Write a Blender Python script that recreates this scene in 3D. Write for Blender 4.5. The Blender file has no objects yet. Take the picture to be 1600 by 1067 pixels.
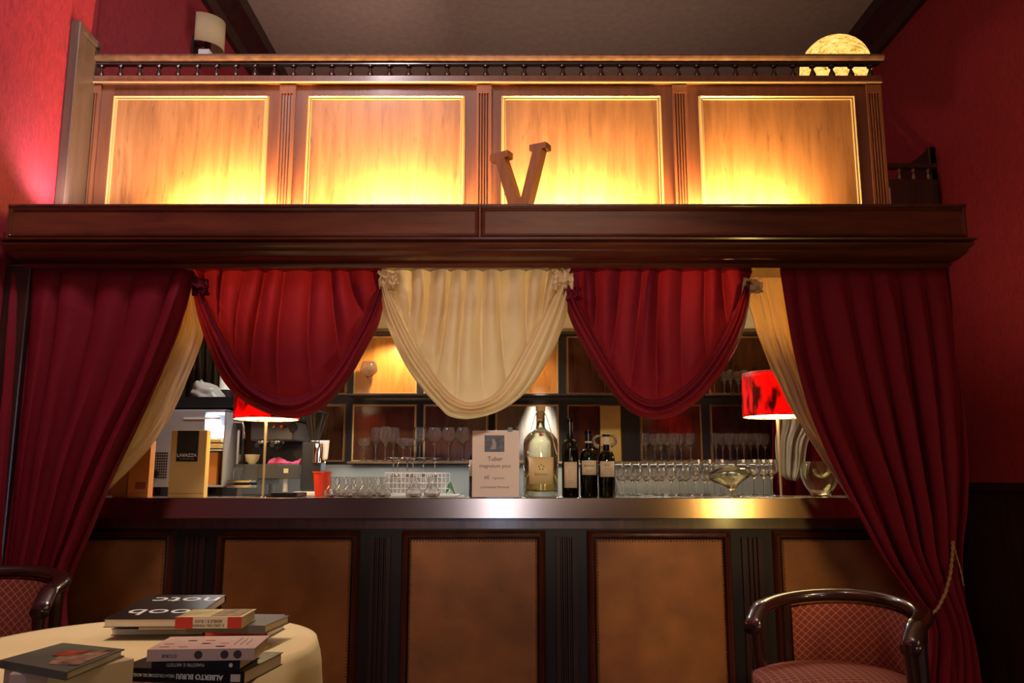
import bpy, bmesh, math, random
from mathutils import Vector, Matrix, noise
random.seed(7)
PI = math.pi
SC = bpy.context.scene
COL = SC.collection

# ------------------------------------------------------------------ camera
F = 1300.0; TH = math.radians(9.5); HC = 1.17
cam_d = bpy.data.cameras.new('camera'); cam = bpy.data.objects.new('camera', cam_d); COL.objects.link(cam)
cam_d.sensor_width = 36.0; cam_d.lens = F/1600*36; cam_d.clip_start = 0.02
cam.location = (0, 0, HC); cam.rotation_euler = (PI/2+TH, 0, 0)
SC.camera = cam
SC.view_settings.view_transform = 'Standard'; SC.view_settings.look = 'None'
SC.view_settings.exposure = 0.0; SC.view_settings.gamma = 1.0; SC.view_settings.use_curve_mapping = False
SC.cycles.sample_clamp_indirect = 4.0
SC.cycles.max_bounces = 14; SC.cycles.transmission_bounces = 14; SC.cycles.transparent_max_bounces = 12
SC.cycles.blur_glossy = 0.5
w = bpy.data.worlds.new('world'); SC.world = w; w.use_nodes = True
w.node_tree.nodes['Background'].inputs[0].default_value = (0.02, 0.012, 0.01, 1)
w.node_tree.nodes['Background'].inputs[1].default_value = 0.3

# ------------------------------------------------------------------ lights
def area(name, loc, target, sx, sy, power, col, spread=180):
    d = bpy.data.lights.new(name, 'AREA'); d.shape = 'RECTANGLE'; d.size = sx; d.size_y = sy
    d.energy = power; d.color = col; d.spread = math.radians(spread)
    o = bpy.data.objects.new(name, d); COL.objects.link(o); o.location = loc
    o.rotation_euler = (Vector(target)-Vector(loc)).to_track_quat('-Z', 'Y').to_euler()
    return o
def spot(name, loc, target, power, col, ang=60, blend=0.6, r=0.05):
    d = bpy.data.lights.new(name, 'SPOT'); d.energy = power; d.color = col; d.spot_size = math.radians(ang)
    d.spot_blend = blend; d.shadow_soft_size = r
    o = bpy.data.objects.new(name, d); COL.objects.link(o); o.location = loc
    o.rotation_euler = (Vector(target)-Vector(loc)).to_track_quat('-Z', 'Y').to_euler()
    return o
def point(name, loc, power, col, r=0.03):
    d = bpy.data.lights.new(name, 'POINT'); d.energy = power; d.color = col; d.shadow_soft_size = r
    o = bpy.data.objects.new(name, d); COL.objects.link(o); o.location = loc
    return o
WARM = (1.0, 0.66, 0.26); CREAM = (1.0, 0.78, 0.5)
# warm strip lamps lying on the ledge behind the fascia
for k, xs in enumerate((-1.24, -0.50, 0.28, 1.02)):
    area('ledge_strip_light', (xs, 3.525, 2.315), (xs, 3.605, 2.41), 0.50, 0.025, 26, (1.0, 0.64, 0.25))
# cool white lamp washing the left wall
spot('left_wall_wash', (-1.78, 3.33, 2.25), (-1.965, 3.36, 2.9), 26, (1.0, 0.86, 0.88), 130, 0.9, 0.04)
area('left_wall_fill', (-0.9, 1.6, 4.3), (-1.95, 2.7, 3.7), 0.5, 0.5, 60, (1.0, 0.86, 0.92))
# dining room lamps in front of the bar
spot('panel_spot', (1.15, 0.7, 2.3), (0.82, 3.5, 0.68), 150, (1.0, 0.74, 0.42), 21, 1.0, 0.10)
area('room_ceiling_light', (0.6, -0.8, 4.2), (0.3, 3.2, 1.2), 1.4, 1.0, 15, (1.0, 0.72, 0.46))
spot('table_spot', (-0.9, 1.4, 3.9), (-0.95, 2.25, 0.75), 125, (1.0, 0.80, 0.46), 24, 0.8, 0.08)
spot('chandelier_spot', (0.35, -1.3, 2.05), (0.0, 3.2, 1.72), 350, (1.0, 0.82, 0.60), 27, 1.0, 0.10)
area('floor_lamp_glow', (1.72, 0.25, 1.02), (1.0, 3.5, 1.0), 0.13, 0.45, 8, (1.0, 0.66, 0.18))
# mezzanine
area('gallery_light', (0.3, 5.4, 3.0), (0.3, 5.4, 6.0), 2.4, 1.6, 7, (1.0, 0.80, 0.64))
area('gallery_light', (-0.6, 5.5, 3.6), (-2.2, 5.4, 3.9), 0.8, 0.8, 5, (1.0, 0.7, 0.6))
# back bar
area('shelf_underlight', (-0.35, 4.82, 1.262), (-0.35, 4.80, 0.9), 1.5, 0.012, 4.0, (0.92, 0.97, 1.0))
area('shelf_underlight', (1.0, 4.82, 1.262), (1.0, 4.80, 0.9), 1.2, 0.012, 1.5, (1.0, 0.93, 0.75))
spot('bay_spot', (-0.70, 4.80, 2.02), (-0.74, 4.99, 1.66), 22, (1.0, 0.78, 0.42), 110, 0.8, 0.02)
spot('bay_spot', (0.05, 4.80, 2.02), (0.05, 4.99, 1.66), 7, (1.0, 0.75, 0.38), 110, 0.8, 0.02)
spot('bar_downlight', (0.35, 4.3, 2.33), (0.3, 4.1, 1.1), 30, (0.97, 0.97, 1.0), 140, 0.8, 0.035)
spot('bar_downlight', (-0.55, 4.3, 2.33), (-0.55, 4.2, 1.1), 34, (0.95, 0.97, 1.0), 140, 0.8, 0.035)
spot('bar_downlight', (-1.25, 3.75, 2.33), (-1.2, 4.1, 1.1), 26, (0.95, 0.97, 1.0), 110, 0.8, 0.035)
spot('bar_downlight', (1.1, 4.3, 2.33), (1.1, 4.1, 1.1), 20, (1.0, 0.93, 0.8), 120, 0.8, 0.035)

# ------------------------------------------------------------------ pixel <-> world (fixed camera station)
def ray(px, py):
    a = (px-800)/F; b = -(py-533.5)/F
    return Vector((a, math.cos(TH)-b*math.sin(TH), math.sin(TH)+b*math.cos(TH)))
def W(px, py, D):
    d = ray(px, py); return Vector((0, 0, HC)) + d*(D/d.y)
def G(px, py, z):
    d = ray(px, py); return Vector((0, 0, HC)) + d*((z-HC)/d.z)
def Xd(px, py, D): return W(px, py, D).x
def Zd(py, D): return W(800, py, D).z

# ------------------------------------------------------------------ materials
MATS = {}
def newmat(name):
    m = bpy.data.materials.new(name); m.use_nodes = True
    nt = m.node_tree; b = nt.nodes['Principled BSDF']
    MATS[name] = m
    return m, nt, b
def plain(name, col, rough=0.5, metal=0.0, spec=0.5, bump=0, bscale=40, var=0.0, coat=0):
    m, nt, b = newmat(name)
    b.inputs['Base Color'].default_value = (*col, 1); b.inputs['Roughness'].default_value = rough
    b.inputs['Metallic'].default_value = metal; b.inputs['Specular IOR Level'].default_value = spec
    b.inputs['Coat Weight'].default_value = coat
    tc = nt.nodes.new('ShaderNodeTexCoord'); n = nt.nodes.new('ShaderNodeTexNoise')
    n.inputs['Scale'].default_value = bscale; n.inputs['Detail'].default_value = 4
    nt.links.new(tc.outputs['Object'], n.inputs['Vector'])
    if var:
        r = nt.nodes.new('ShaderNodeValToRGB')
        r.color_ramp.elements[0].position = 0.3; r.color_ramp.elements[1].position = 0.7
        r.color_ramp.elements[0].color = (*[c*(1-var) for c in col], 1); r.color_ramp.elements[1].color = (*[min(1, c*(1+var)) for c in col], 1)
        nt.links.new(n.outputs['Fac'], r.inputs['Fac']); nt.links.new(r.outputs['Color'], b.inputs['Base Color'])
    if bump:
        bp = nt.nodes.new('ShaderNodeBump'); bp.inputs['Strength'].default_value = bump; bp.inputs['Distance'].default_value = 0.01
        nt.links.new(n.outputs['Fac'], bp.inputs['Height']); nt.links.new(bp.outputs['Normal'], b.inputs['Normal'])
    return m
def wood(name, c1, c2, rough=0.35, scale=(14, 14, 1.2), coat=0.3, streak=0.0):
    m, nt, b = newmat(name)
    tc = nt.nodes.new('ShaderNodeTexCoord'); mp = nt.nodes.new('ShaderNodeMapping')
    mp.inputs['Scale'].default_value = scale
    n = nt.nodes.new('ShaderNodeTexNoise'); n.inputs['Scale'].default_value = 2.2; n.inputs['Detail'].default_value = 9
    n.inputs['Roughness'].default_value = 0.62; n.inputs['Distortion'].default_value = 0.5
    r = nt.nodes.new('ShaderNodeValToRGB'); e = r.color_ramp.elements
    e[0].position = 0.34; e[1].position = 0.66; e[0].color = (*c1, 1); e[1].color = (*c2, 1)
    nt.links.new(tc.outputs['Object'], mp.inputs['Vector']); nt.links.new(mp.outputs[0], n.inputs['Vector'])
    nt.links.new(n.outputs['Fac'], r.inputs['Fac']); out = r.outputs['Color']
    if streak:
        mp2 = nt.nodes.new('ShaderNodeMapping'); mp2.inputs['Scale'].default_value = (scale[0]*3, scale[1]*3, scale[2]*3.2)
        n2 = nt.nodes.new('ShaderNodeTexNoise'); n2.inputs['Scale'].default_value = 2.0; n2.inputs['Detail'].default_value = 5; n2.inputs['Distortion'].default_value = 1.0
        r2 = nt.nodes.new('ShaderNodeValToRGB'); q = r2.color_ramp.elements
        q[0].position = 0.60; q[0].color = (1, 1, 1, 1); q[1].position = 0.72; q[1].color = (1-streak, 1-streak, 1-streak, 1)
        mx = nt.nodes.new('ShaderNodeMixRGB'); mx.blend_type = 'MULTIPLY'; mx.inputs[0].default_value = 1
        nt.links.new(tc.outputs['Object'], mp2.inputs['Vector']); nt.links.new(mp2.outputs[0], n2.inputs['Vector']); nt.links.new(n2.outputs['Fac'], r2.inputs['Fac'])
        nt.links.new(out, mx.inputs[1]); nt.links.new(r2.outputs['Color'], mx.inputs[2]); out = mx.outputs[0]
    nt.links.new(out, b.inputs['Base Color'])
    b.inputs['Roughness'].default_value = rough; b.inputs['Coat Weight'].default_value = coat; b.inputs['Coat Roughness'].default_value = 0.12
    bp = nt.nodes.new('ShaderNodeBump'); bp.inputs['Strength'].default_value = 0.06; bp.inputs['Distance'].default_value = 0.004
    nt.links.new(n.outputs['Fac'], bp.inputs['Height']); nt.links.new(bp.outputs['Normal'], b.inputs['Normal'])
    return m
def cloth(name, col, rough=0.7, sheen=0.3, trans=0.0, tcol=None, wr=0.25, wscale=9):
    m, nt, b = newmat(name)
    b.inputs['Base Color'].default_value = (*col, 1); b.inputs['Roughness'].default_value = rough
    b.inputs['Sheen Weight'].default_value = sheen; b.inputs['Sheen Roughness'].default_value = 0.4
    b.inputs['Sheen Tint'].default_value = (*[min(1, c*1.6+0.05) for c in col], 1)
    b.inputs['Specular IOR Level'].default_value = 0.12
    tc = nt.nodes.new('ShaderNodeTexCoord')
    n = nt.nodes.new('ShaderNodeTexNoise'); n.inputs['Scale'].default_value = wscale; n.inputs['Detail'].default_value = 6; n.inputs['Distortion'].default_value = 0.8
    n3 = nt.nodes.new('ShaderNodeTexNoise'); n3.inputs['Scale'].default_value = 420; n3.inputs['Detail'].default_value = 2
    ad = nt.nodes.new('ShaderNodeMath'); ad.operation = 'MULTIPLY_ADD'; ad.inputs[1].default_value = 0.05
    nt.links.new(tc.outputs['Object'], n.inputs['Vector']); nt.links.new(tc.outputs['Object'], n3.inputs['Vector'])
    nt.links.new(n3.outputs['Fac'], ad.inputs[0]); nt.links.new(n.outputs['Fac'], ad.inputs[2])
    bp = nt.nodes.new('ShaderNodeBump'); bp.inputs['Strength'].default_value = wr; bp.inputs['Distance'].default_value = 0.02
    nt.links.new(ad.outputs[0], bp.inputs['Height']); nt.links.new(bp.outputs['Normal'], b.inputs['Normal'])
    if trans:
        t = nt.nodes.new('ShaderNodeBsdfTranslucent'); t.inputs[0].default_value = (*(tcol or col), 1)
        nt.links.new(bp.outputs['Normal'], t.inputs['Normal'])
        mx = nt.nodes.new('ShaderNodeMixShader'); mx.inputs[0].default_value = trans
        nt.links.new(b.outputs[0], mx.inputs[1]); nt.links.new(t.outputs[0], mx.inputs[2])
        nt.links.new(mx.outputs[0], nt.nodes['Material Output'].inputs[0])
    return m
def glass(name, col=(1, 1, 1), rough=0.0, ior=1.45, brighten=0.0):
    m, nt, b = newmat(name)
    b.inputs['Base Color'].default_value = (*col, 1); b.inputs['Roughness'].default_value = rough
    b.inputs['Transmission Weight'].default_value = 1.0; b.inputs['IOR'].default_value = ior
    if brighten:  # diffuse white mixed in to paint brightness into the glass
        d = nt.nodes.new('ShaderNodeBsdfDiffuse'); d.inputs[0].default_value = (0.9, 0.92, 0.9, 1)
        mx = nt.nodes.new('ShaderNodeMixShader'); mx.inputs[0].default_value = brighten
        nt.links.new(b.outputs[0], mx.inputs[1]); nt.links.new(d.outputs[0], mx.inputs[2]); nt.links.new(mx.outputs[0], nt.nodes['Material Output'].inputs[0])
    return m
def emit(name, col, s, mix=None):
    m, nt, b = newmat(name)
    b.inputs['Base Color'].default_value = (*(mix or col), 1)
    b.inputs['Emission Color'].default_value = (*col, 1); b.inputs['Emission Strength'].default_value = s
    return m
def lattice(name, c_base, c_line, per=22.0):
    """woven diamond lattice over a speckled ground, driven by UV"""
    m, nt, b = newmat(name)
    tc = nt.nodes.new('ShaderNodeTexCoord'); mp = nt.nodes.new('ShaderNodeMapping')
    mp.inputs['Rotation'].default_value = (0, 0, PI/4); mp.inputs['Scale'].default_value = (per, per, per)
    nt.links.new(tc.outputs['UV'], mp.inputs['Vector'])
    sx = nt.nodes.new('ShaderNodeSeparateXYZ'); nt.links.new(mp.outputs[0], sx.inputs[0])
    outs = []
    for ax in ('X', 'Y'):
        f = nt.nodes.new('ShaderNodeMath'); f.operation = 'FRACT'; nt.links.new(sx.outputs[ax], f.inputs[0])
        g = nt.nodes.new('ShaderNodeMath'); g.operation = 'LESS_THAN'; g.inputs[1].default_value = 0.12; nt.links.new(f.outputs[0], g.inputs[0])
        outs.append(g)
    mxx = nt.nodes.new('ShaderNodeMath'); mxx.operation = 'MAXIMUM'
    nt.links.new(outs[0].outputs[0], mxx.inputs[0]); nt.links.new(outs[1].outputs[0], mxx.inputs[1])
    n = nt.nodes.new('ShaderNodeTexNoise'); n.inputs['Scale'].default_value = 300; nt.links.new(tc.outputs['UV'], n.inputs['Vector'])
    r = nt.nodes.new('ShaderNodeValToRGB'); r.color_ramp.elements[0].color = (*[c*0.6 for c in c_base], 1); r.color_ramp.elements[1].color = (*[c*1.4 for c in c_base], 1)
    nt.links.new(n.outputs['Fac'], r.inputs['Fac'])
    mx = nt.nodes.new('ShaderNodeMixRGB'); mx.inputs[2].default_value = (*c_line, 1)
    nt.links.new(mxx.outputs[0], mx.inputs[0]); nt.links.new(r.outputs['Color'], mx.inputs[1])
    nt.links.new(mx.outputs[0], b.inputs['Base Color']); b.inputs['Roughness'].default_value = 0.85
    return m
def wallpaper(name, c1, c2):
    m, nt, b = newmat(name)
    tc = nt.nodes.new('ShaderNodeTexCoord'); mp = nt.nodes.new('ShaderNodeMapping'); mp.inputs['Scale'].default_value = (1, 1, 0.35)
    n = nt.nodes.new('ShaderNodeTexNoise'); n.inputs['Scale'].default_value = 34; n.inputs['Detail'].default_value = 7; n.inputs['Roughness'].default_value = 0.7; n.inputs['Distortion'].default_value = 2.2
    r = nt.nodes.new('ShaderNodeValToRGB'); e = r.color_ramp.elements
    e[0].position = 0.35; e[1].position = 0.6; e[0].color = (*c1, 1); e[1].color = (*c2, 1)
    nt.links.new(tc.outputs['Object'], mp.inputs[0]); nt.links.new(mp.outputs[0], n.inputs['Vector']); nt.links.new(n.outputs['Fac'], r.inputs['Fac'])
    nt.links.new(r.outputs['Color'], b.inputs['Base Color']); b.inputs['Roughness'].default_value = 0.6
    bp = nt.nodes.new('ShaderNodeBump'); bp.inputs['Strength'].default_value = 0.25; bp.inputs['Distance'].default_value = 0.004
    nt.links.new(n.outputs['Fac'], bp.inputs['Height']); nt.links.new(bp.outputs['Normal'], b.inputs['Normal'])
    return m

M = {}
M['wallred'] = wallpaper('red_wallpaper', (0.19, 0.010, 0.018), (0.33, 0.020, 0.032))
M['ceiling'] = plain('ceiling_plaster', (0.42, 0.33, 0.27), 0.9, bump=0.1, bscale=20, var=0.08)
M['cream_wall'] = plain('cream_wall', (0.55, 0.47, 0.34), 0.8, bump=0.05)
M['floor'] = wood('floor_boards', (0.035, 0.014, 0.008), (0.07, 0.028, 0.014), 0.5, (2, 12, 12))
M['mahog'] = wood('mahogany', (0.050, 0.010, 0.005), (0.115, 0.026, 0.010), 0.30, (10, 10, 1.2), 0.5)
M['mahogh'] = wood('mahogany_across', (0.060, 0.012, 0.005), (0.13, 0.030, 0.011), 0.28, (1.2, 8, 12), 0.6)
M['dark'] = wood('dark_mahogany', (0.018, 0.006, 0.004), (0.040, 0.013, 0.008), 0.35, (12, 12, 1.2), 0.3)
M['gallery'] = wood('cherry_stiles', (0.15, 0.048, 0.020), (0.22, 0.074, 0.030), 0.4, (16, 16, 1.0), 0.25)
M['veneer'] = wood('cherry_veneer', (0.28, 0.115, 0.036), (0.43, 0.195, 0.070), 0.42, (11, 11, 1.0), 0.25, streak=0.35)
M['gold'] = plain('gilt_moulding', (0.72, 0.54, 0.28), 0.35, 0.6)
M['board'] = wood('grey_brown_board', (0.06, 0.034, 0.022), (0.09, 0.052, 0.034), 0.5, (12, 12, 1.2), 0.1)
M['rail'] = plain('worn_handrail', (0.16, 0.085, 0.050), 0.2, 0.0, 0.8, bump=0.1, bscale=30, var=0.3, coat=0.6)
M['leather'] = plain('tan_leather', (0.28, 0.095, 0.018), 0.5, 0, 0.4, bump=0.12, bscale=9, var=0.22)
M['nail'] = plain('brass_nail', (0.45, 0.30, 0.14), 0.35, 1.0)
M['steel'] = plain('brushed_steel', (0.50, 0.50, 0.53), 0.4, 0.35)
M['chrome'] = plain('chrome', (0.8, 0.8, 0.8), 0.12, 1.0)
M['bronze'] = plain('bronze_bar_edge', (0.52, 0.36, 0.27), 0.15, 1.0)
M['mattdark'] = plain('matt_dark_wood', (0.012, 0.006, 0.005), 0.5, 0, 0.3)
M['mattdark2'] = plain('stained_pilaster', (0.028, 0.008, 0.005), 0.5, 0, 0.3)
M['bartop'] = plain('bar_top', (0.35, 0.27, 0.20), 0.22, 0.7)
M['red'] = cloth('crimson_taffeta', (0.115, 0.005, 0.013), 0.7, 0.0, 0.15, (0.80, 0.035, 0.03))
M['redthick'] = cloth('crimson_curtain', (0.17, 0.007, 0.015), 0.7, 0.0, 0.0)
M['creamc'] = cloth('cream_taffeta', (0.70, 0.53, 0.33), 0.5, 0.0, 0.45, (0.95, 0.74, 0.36), 0.3)
M['greyc'] = cloth('pale_drape', (0.45, 0.43, 0.33), 0.8, 0.1, 0.0)
M['tablec'] = cloth('ivory_tablecloth', (0.78, 0.62, 0.34), 0.8, 0.1, 0.0, None, 0.08, 5)
M['chairfab'] = lattice('lattice_upholstery', (0.30, 0.035, 0.02), (0.52, 0.24, 0.09), 11.0)
M['chairwood'] = plain('chair_lacquered_wood', (0.030, 0.010, 0.006), 0.22, 0, 0.6, coat=0.6)
M['glass'] = glass('clear_glass', brighten=0.018)
M['gglass'] = glass('greenish_glass', (0.95, 0.98, 0.82), brighten=0.012)
M['bottle'] = glass('dark_bottle_glass', (0.02, 0.03, 0.012), 0.03, 1.5)
M['amber'] = glass('amber_liquid', (0.72, 0.45, 0.12), 0, 1.33)
M['black'] = plain('black_plastic', (0.008, 0.008, 0.009), 0.4)
M['blackgl'] = plain('black_gloss', (0.010, 0.011, 0.013), 0.15)
M['grey'] = plain('grey_metal', (0.13, 0.13, 0.13), 0.35, 0.6)
M['dgrey'] = plain('dark_grey_metal', (0.05, 0.05, 0.055), 0.35, 0.5)
M['label'] = plain('paper_label', (0.72, 0.56, 0.38), 0.7, var=0.05, bscale=8)
M['pinkpaper'] = plain('printed_card', (0.80, 0.62, 0.56), 0.55, var=0.02, bscale=6)
M['ink'] = plain('dark_ink', (0.05, 0.03, 0.04), 0.6)
M['inkb'] = plain('brown_ink', (0.20, 0.11, 0.05), 0.6)
M['white'] = plain('white_paint', (0.85, 0.85, 0.82), 0.4)
M['whiteplastic'] = plain('white_coated_wire', (0.9, 0.9, 0.9), 0.35)
M['page'] = plain('book_pages', (0.72, 0.62, 0.48), 0.85, bump=0.2, bscale=200)
M['cork'] = plain('cork', (0.50, 0.30, 0.15), 0.9, bump=0.3, bscale=60, var=0.2)
M['rope'] = plain('gold_rope', (0.38, 0.22, 0.08), 0.7, bump=0.6, bscale=160)
M['lampred'] = None
M['redplastic'] = plain('red_plastic', (0.75, 0.05, 0.02), 0.35)
M['yellow'] = plain('yellow_card', (0.90, 0.62, 0.20), 0.5)
M['orange'] = plain('orange_card', (0.62, 0.24, 0.06), 0.5, var=0.05, bscale=5)
M['cup'] = plain('cream_glaze', (0.85, 0.72, 0.42), 0.25, coat=0.4)
M['pinkcloth'] = cloth('pink_cloth', (0.70, 0.10, 0.20), 0.8, 0.2)
M['plasticbag'] = plain('frosted_plastic', (0.30, 0.29, 0.25), 0.35, bump=0.5, bscale=30)
M['leaf'] = plain('green_leaf', (0.02, 0.12, 0.02), 0.5)
M['glow_under'] = emit('added_shade_glow', (1.0, 0.76, 0.38), 12.0)  # for the glowing disc added under the lamp shades
M['coollamp'] = emit('cool_lamp', (0.75, 0.9, 1.0), 9.0)

# lamp shade: red sequinned fabric, translucent
m, nt, b = newmat('red_sequin_shade')
tc = nt.nodes.new('ShaderNodeTexCoord'); n = nt.nodes.new('ShaderNodeTexNoise'); n.inputs['Scale'].default_value = 17; n.inputs['Detail'].default_value = 5
mp = nt.nodes.new('ShaderNodeMapping'); mp.inputs['Scale'].default_value = (1.6, 1.6, 0.55)
nt.links.new(tc.outputs['Object'], mp.inputs[0]); nt.links.new(mp.outputs[0], n.inputs['Vector'])
r = nt.nodes.new('ShaderNodeValToRGB'); e = r.color_ramp.elements; e[0].position = 0.40; e[0].color = (0.10, 0.004, 0.004, 1); e[1].position = 0.55; e[1].color = (0.75, 0.018, 0.015, 1)
nt.links.new(n.outputs['Fac'], r.inputs['Fac']); nt.links.new(r.outputs['Color'], b.inputs['Base Color'])
t = nt.nodes.new('ShaderNodeBsdfTranslucent'); nt.links.new(r.outputs['Color'], t.inputs[0])
mx = nt.nodes.new('ShaderNodeMixShader'); mx.inputs[0].default_value = 0.35
nt.links.new(b.outputs[0], mx.inputs[1]); nt.links.new(t.outputs[0], mx.inputs[2]); nt.links.new(mx.outputs[0], nt.nodes['Material Output'].inputs[0])
M['lampred'] = m
# mottled glowing globe
m, nt, b = newmat('mottled_glow')
tc = nt.nodes.new('ShaderNodeTexCoord'); mp = nt.nodes.new('ShaderNodeMapping'); mp.inputs['Scale'].default_value = (9, 9, 26); mp.inputs['Rotation'].default_value = (0, 0.2, 0)
n = nt.nodes.new('ShaderNodeTexNoise'); n.inputs['Scale'].default_value = 2.6; n.inputs['Detail'].default_value = 7; n.inputs['Roughness'].default_value = 0.75; n.inputs['Distortion'].default_value = 1.2
nt.links.new(tc.outputs['Object'], mp.inputs[0]); nt.links.new(mp.outputs[0], n.inputs['Vector'])
r = nt.nodes.new('ShaderNodeValToRGB'); e = r.color_ramp.elements; e[0].position = 0.38; e[0].color = (0.25, 0.09, 0.01, 1); e[1].position = 0.58; e[1].color = (1.0, 0.72, 0.22, 1)
e2 = e.new(0.46); e2.color = (0.85, 0.48, 0.07, 1)
nt.links.new(n.outputs['Fac'], r.inputs['Fac']); nt.links.new(r.outputs['Color'], b.inputs['Emission Color']); b.inputs['Emission Strength'].default_value = 1.25
b.inputs['Base Color'].default_value = (0.4, 0.2, 0.05, 1)
M['orb'] = m

# ------------------------------------------------------------------ mesh builder
class MB:
    def __init__(s): s.v = []; s.f = []; s.uv = {}
    def add(s, vs, fs):
        o = len(s.v); s.v += [Vector(v) for v in vs]; s.f += [tuple(i+o for i in f) for f in fs]; return o
    def box(s, x0, x1, y0, y1, z0, z1):
        s.add([(x0,y0,z0),(x1,y0,z0),(x1,y1,z0),(x0,y1,z0),(x0,y0,z1),(x1,y0,z1),(x1,y1,z1),(x0,y1,z1)],
              [(0,3,2,1),(4,5,6,7),(0,1,5,4),(1,2,6,5),(2,3,7,6),(3,0,4,7)]); return s
    def prism(s, poly, off):
        """polygon (list of 3D points, front face) extruded by vector off"""
        n = len(poly); off = Vector(off)
        s.add(list(poly)+[Vector(p)+off for p in poly],
              [tuple(range(n)), tuple(range(2*n-1, n-1, -1))]+[(i, n+i, n+(i+1)%n, (i+1)%n) for i in range(n)]); return s
    def lathe(s, prof, seg=24, c=(0,0,0), closed=False, squash=1.0):
        c = Vector(c); vs = []; n = len(prof)
        for k in range(seg):
            a = 2*PI*k/seg
            for (r, z) in prof: vs.append((c.x+r*math.cos(a), c.y+r*math.sin(a)*squash, c.z+z))
        fs = []
        m_ = n if closed else n-1
        for k in range(seg):
            k2 = (k+1) % seg
            for i in range(m_):
                j = (i+1) % n
                fs.append((k*n+i, k2*n+i, k2*n+j, k*n+j))
        if not closed:
            if prof[0][0] > 1e-5: fs.append(tuple(k*n for k in range(seg-1, -1, -1)))
            if prof[-1][0] > 1e-5: fs.append(tuple(k*n+n-1 for k in range(seg)))
        s.add(vs, fs); return s
    def tube(s, pts, r, seg=10, cap=True):
        pts = [Vector(p) for p in pts]; n = len(pts); rs = r if isinstance(r, (list, tuple)) else [r]*n
        vs = []; up = None
        for i, p in enumerate(pts):
            t = (pts[min(i+1, n-1)]-pts[max(i-1, 0)]).normalized()
            if up is None:
                up = Vector((0,0,1)) if abs(t.z) < 0.9 else Vector((1,0,0))
            a = t.cross(up).normalized(); b_ = a.cross(t).normalized(); up = b_
            for k in range(seg):
                q = 2*PI*k/seg; vs.append(p+(a*math.cos(q)+b_*math.sin(q))*rs[i])
        fs = [(i*seg+k, i*seg+(k+1)%seg, (i+1)*seg+(k+1)%seg, (i+1)*seg+k) for i in range(n-1) for k in range(seg)]
        if cap: fs += [tuple(range(seg-1, -1, -1)), tuple((n-1)*seg+k for k in range(seg))]
        s.add(vs, fs); return s
    def grid(s, fn, nu, nv, uv=None):
        o = len(s.v); vs = [fn(i/nu, j/nv) for j in range(nv+1) for i in range(nu+1)]
        fs = [(j*(nu+1)+i, j*(nu+1)+i+1, (j+1)*(nu+1)+i+1, (j+1)*(nu+1)+i) for j in range(nv) for i in range(nu)]
        s.add(vs, fs)
        if uv:
            for j in range(nv+1):
                for i in range(nu+1): s.uv[o+j*(nu+1)+i] = uv(i/nu, j/nv)
        return s
    def xf(s, mat):
        s.v = [mat @ v for v in s.v]; return s
    def ringmould(s, prof, xl, xr, yf, yb):
        """profile [(out, z)] swept round left side, front, right side of a box; closed top/bottom"""
        vs = []; n = len(prof)
        for (o, z) in prof:
            vs += [(xl-o, yb, z), (xl-o, yf-o, z), (xr+o, yf-o, z), (xr+o, yb, z)]
        fs = []
        for i in range(n-1):
            for k in range(4):
                k2 = (k+1) % 4
                fs.append((i*4+k, i*4+k2, (i+1)*4+k2, (i+1)*4+k))
        fs.append((3, 2, 1, 0)); fs.append(tuple((n-1)*4+k for k in range(4)))
        s.add(vs, fs); return s
def rootmat(o):
    return Matrix.Translation(o.location) @ o.rotation_euler.to_matrix().to_4x4()
def link(name, mb, mat, parent=None, world=False, smooth=False, bevel=0, solid=0, label=None, kind=None, subd=0, rnd=False):
    me = bpy.data.meshes.new(name)
    vs = mb.v
    if world and parent is not None:
        p = parent; mi = Matrix.Identity(4)
        while p is not None: mi = rootmat(p) @ mi; p = p.parent
        mi = mi.inverted(); vs = [mi @ v for v in vs]
    me.from_pydata([tuple(v) for v in vs], [], mb.f)
    if mb.uv:
        ul = me.uv_layers.new(name='UVMap')
        for lp in me.loops: ul.data[lp.index].uv = mb.uv.get(lp.vertex_index, (0, 0))
    me.materials.append(mat)
    bm = bmesh.new(); bm.from_mesh(me)
    if not mb.uv and not solid: bmesh.ops.recalc_face_normals(bm, faces=bm.faces)
    bm.to_mesh(me); bm.free()
    if smooth:
        for p in me.polygons: p.use_smooth = True
        if smooth != 'all':
            me.set_sharp_from_angle(angle=math.radians(38))
    o = bpy.data.objects.new(name, me); COL.objects.link(o); o.parent = parent
    if solid:
        sm = o.modifiers.new('solid', 'SOLIDIFY'); sm.thickness = solid; sm.offset = 0
    if bevel:
        bv = o.modifiers.new('bevel', 'BEVEL'); bv.width = bevel; bv.segments = 2; bv.limit_method = 'ANGLE'; bv.angle_limit = math.radians(40)
    if subd:
        sb = o.modifiers.new('subd', 'SUBSURF'); sb.levels = subd; sb.render_levels = subd
    if label: o['label'] = label
    if kind: o['kind'] = kind
    return o
def tag(o, label, cat, group=None, kind=None):
    o['label'] = label; o['category'] = cat
    if group: o['group'] = group
    if kind: o['kind'] = kind
    return o
def thing(name, label, cat, loc=(0,0,0), rz=0, group=None, rx=0, ry=0):
    o = bpy.data.objects.new(name, None); COL.objects.link(o); o.location = loc; o.rotation_euler = (rx, ry, rz)
    o.empty_display_size = 0.05
    return tag(o, label, cat, group)
def struct(name, mb, mat, **k):
    o = link(name, mb, mat, **k); o['kind'] = 'structure'; return o
def kids(o): return [c for c in COL.objects if c.parent == o]
def copy_tree(o, parent=None):
    c = o.copy(); COL.objects.link(c); c.parent = parent
    for ch in kids(o): copy_tree(ch, c)
    return c
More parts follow.
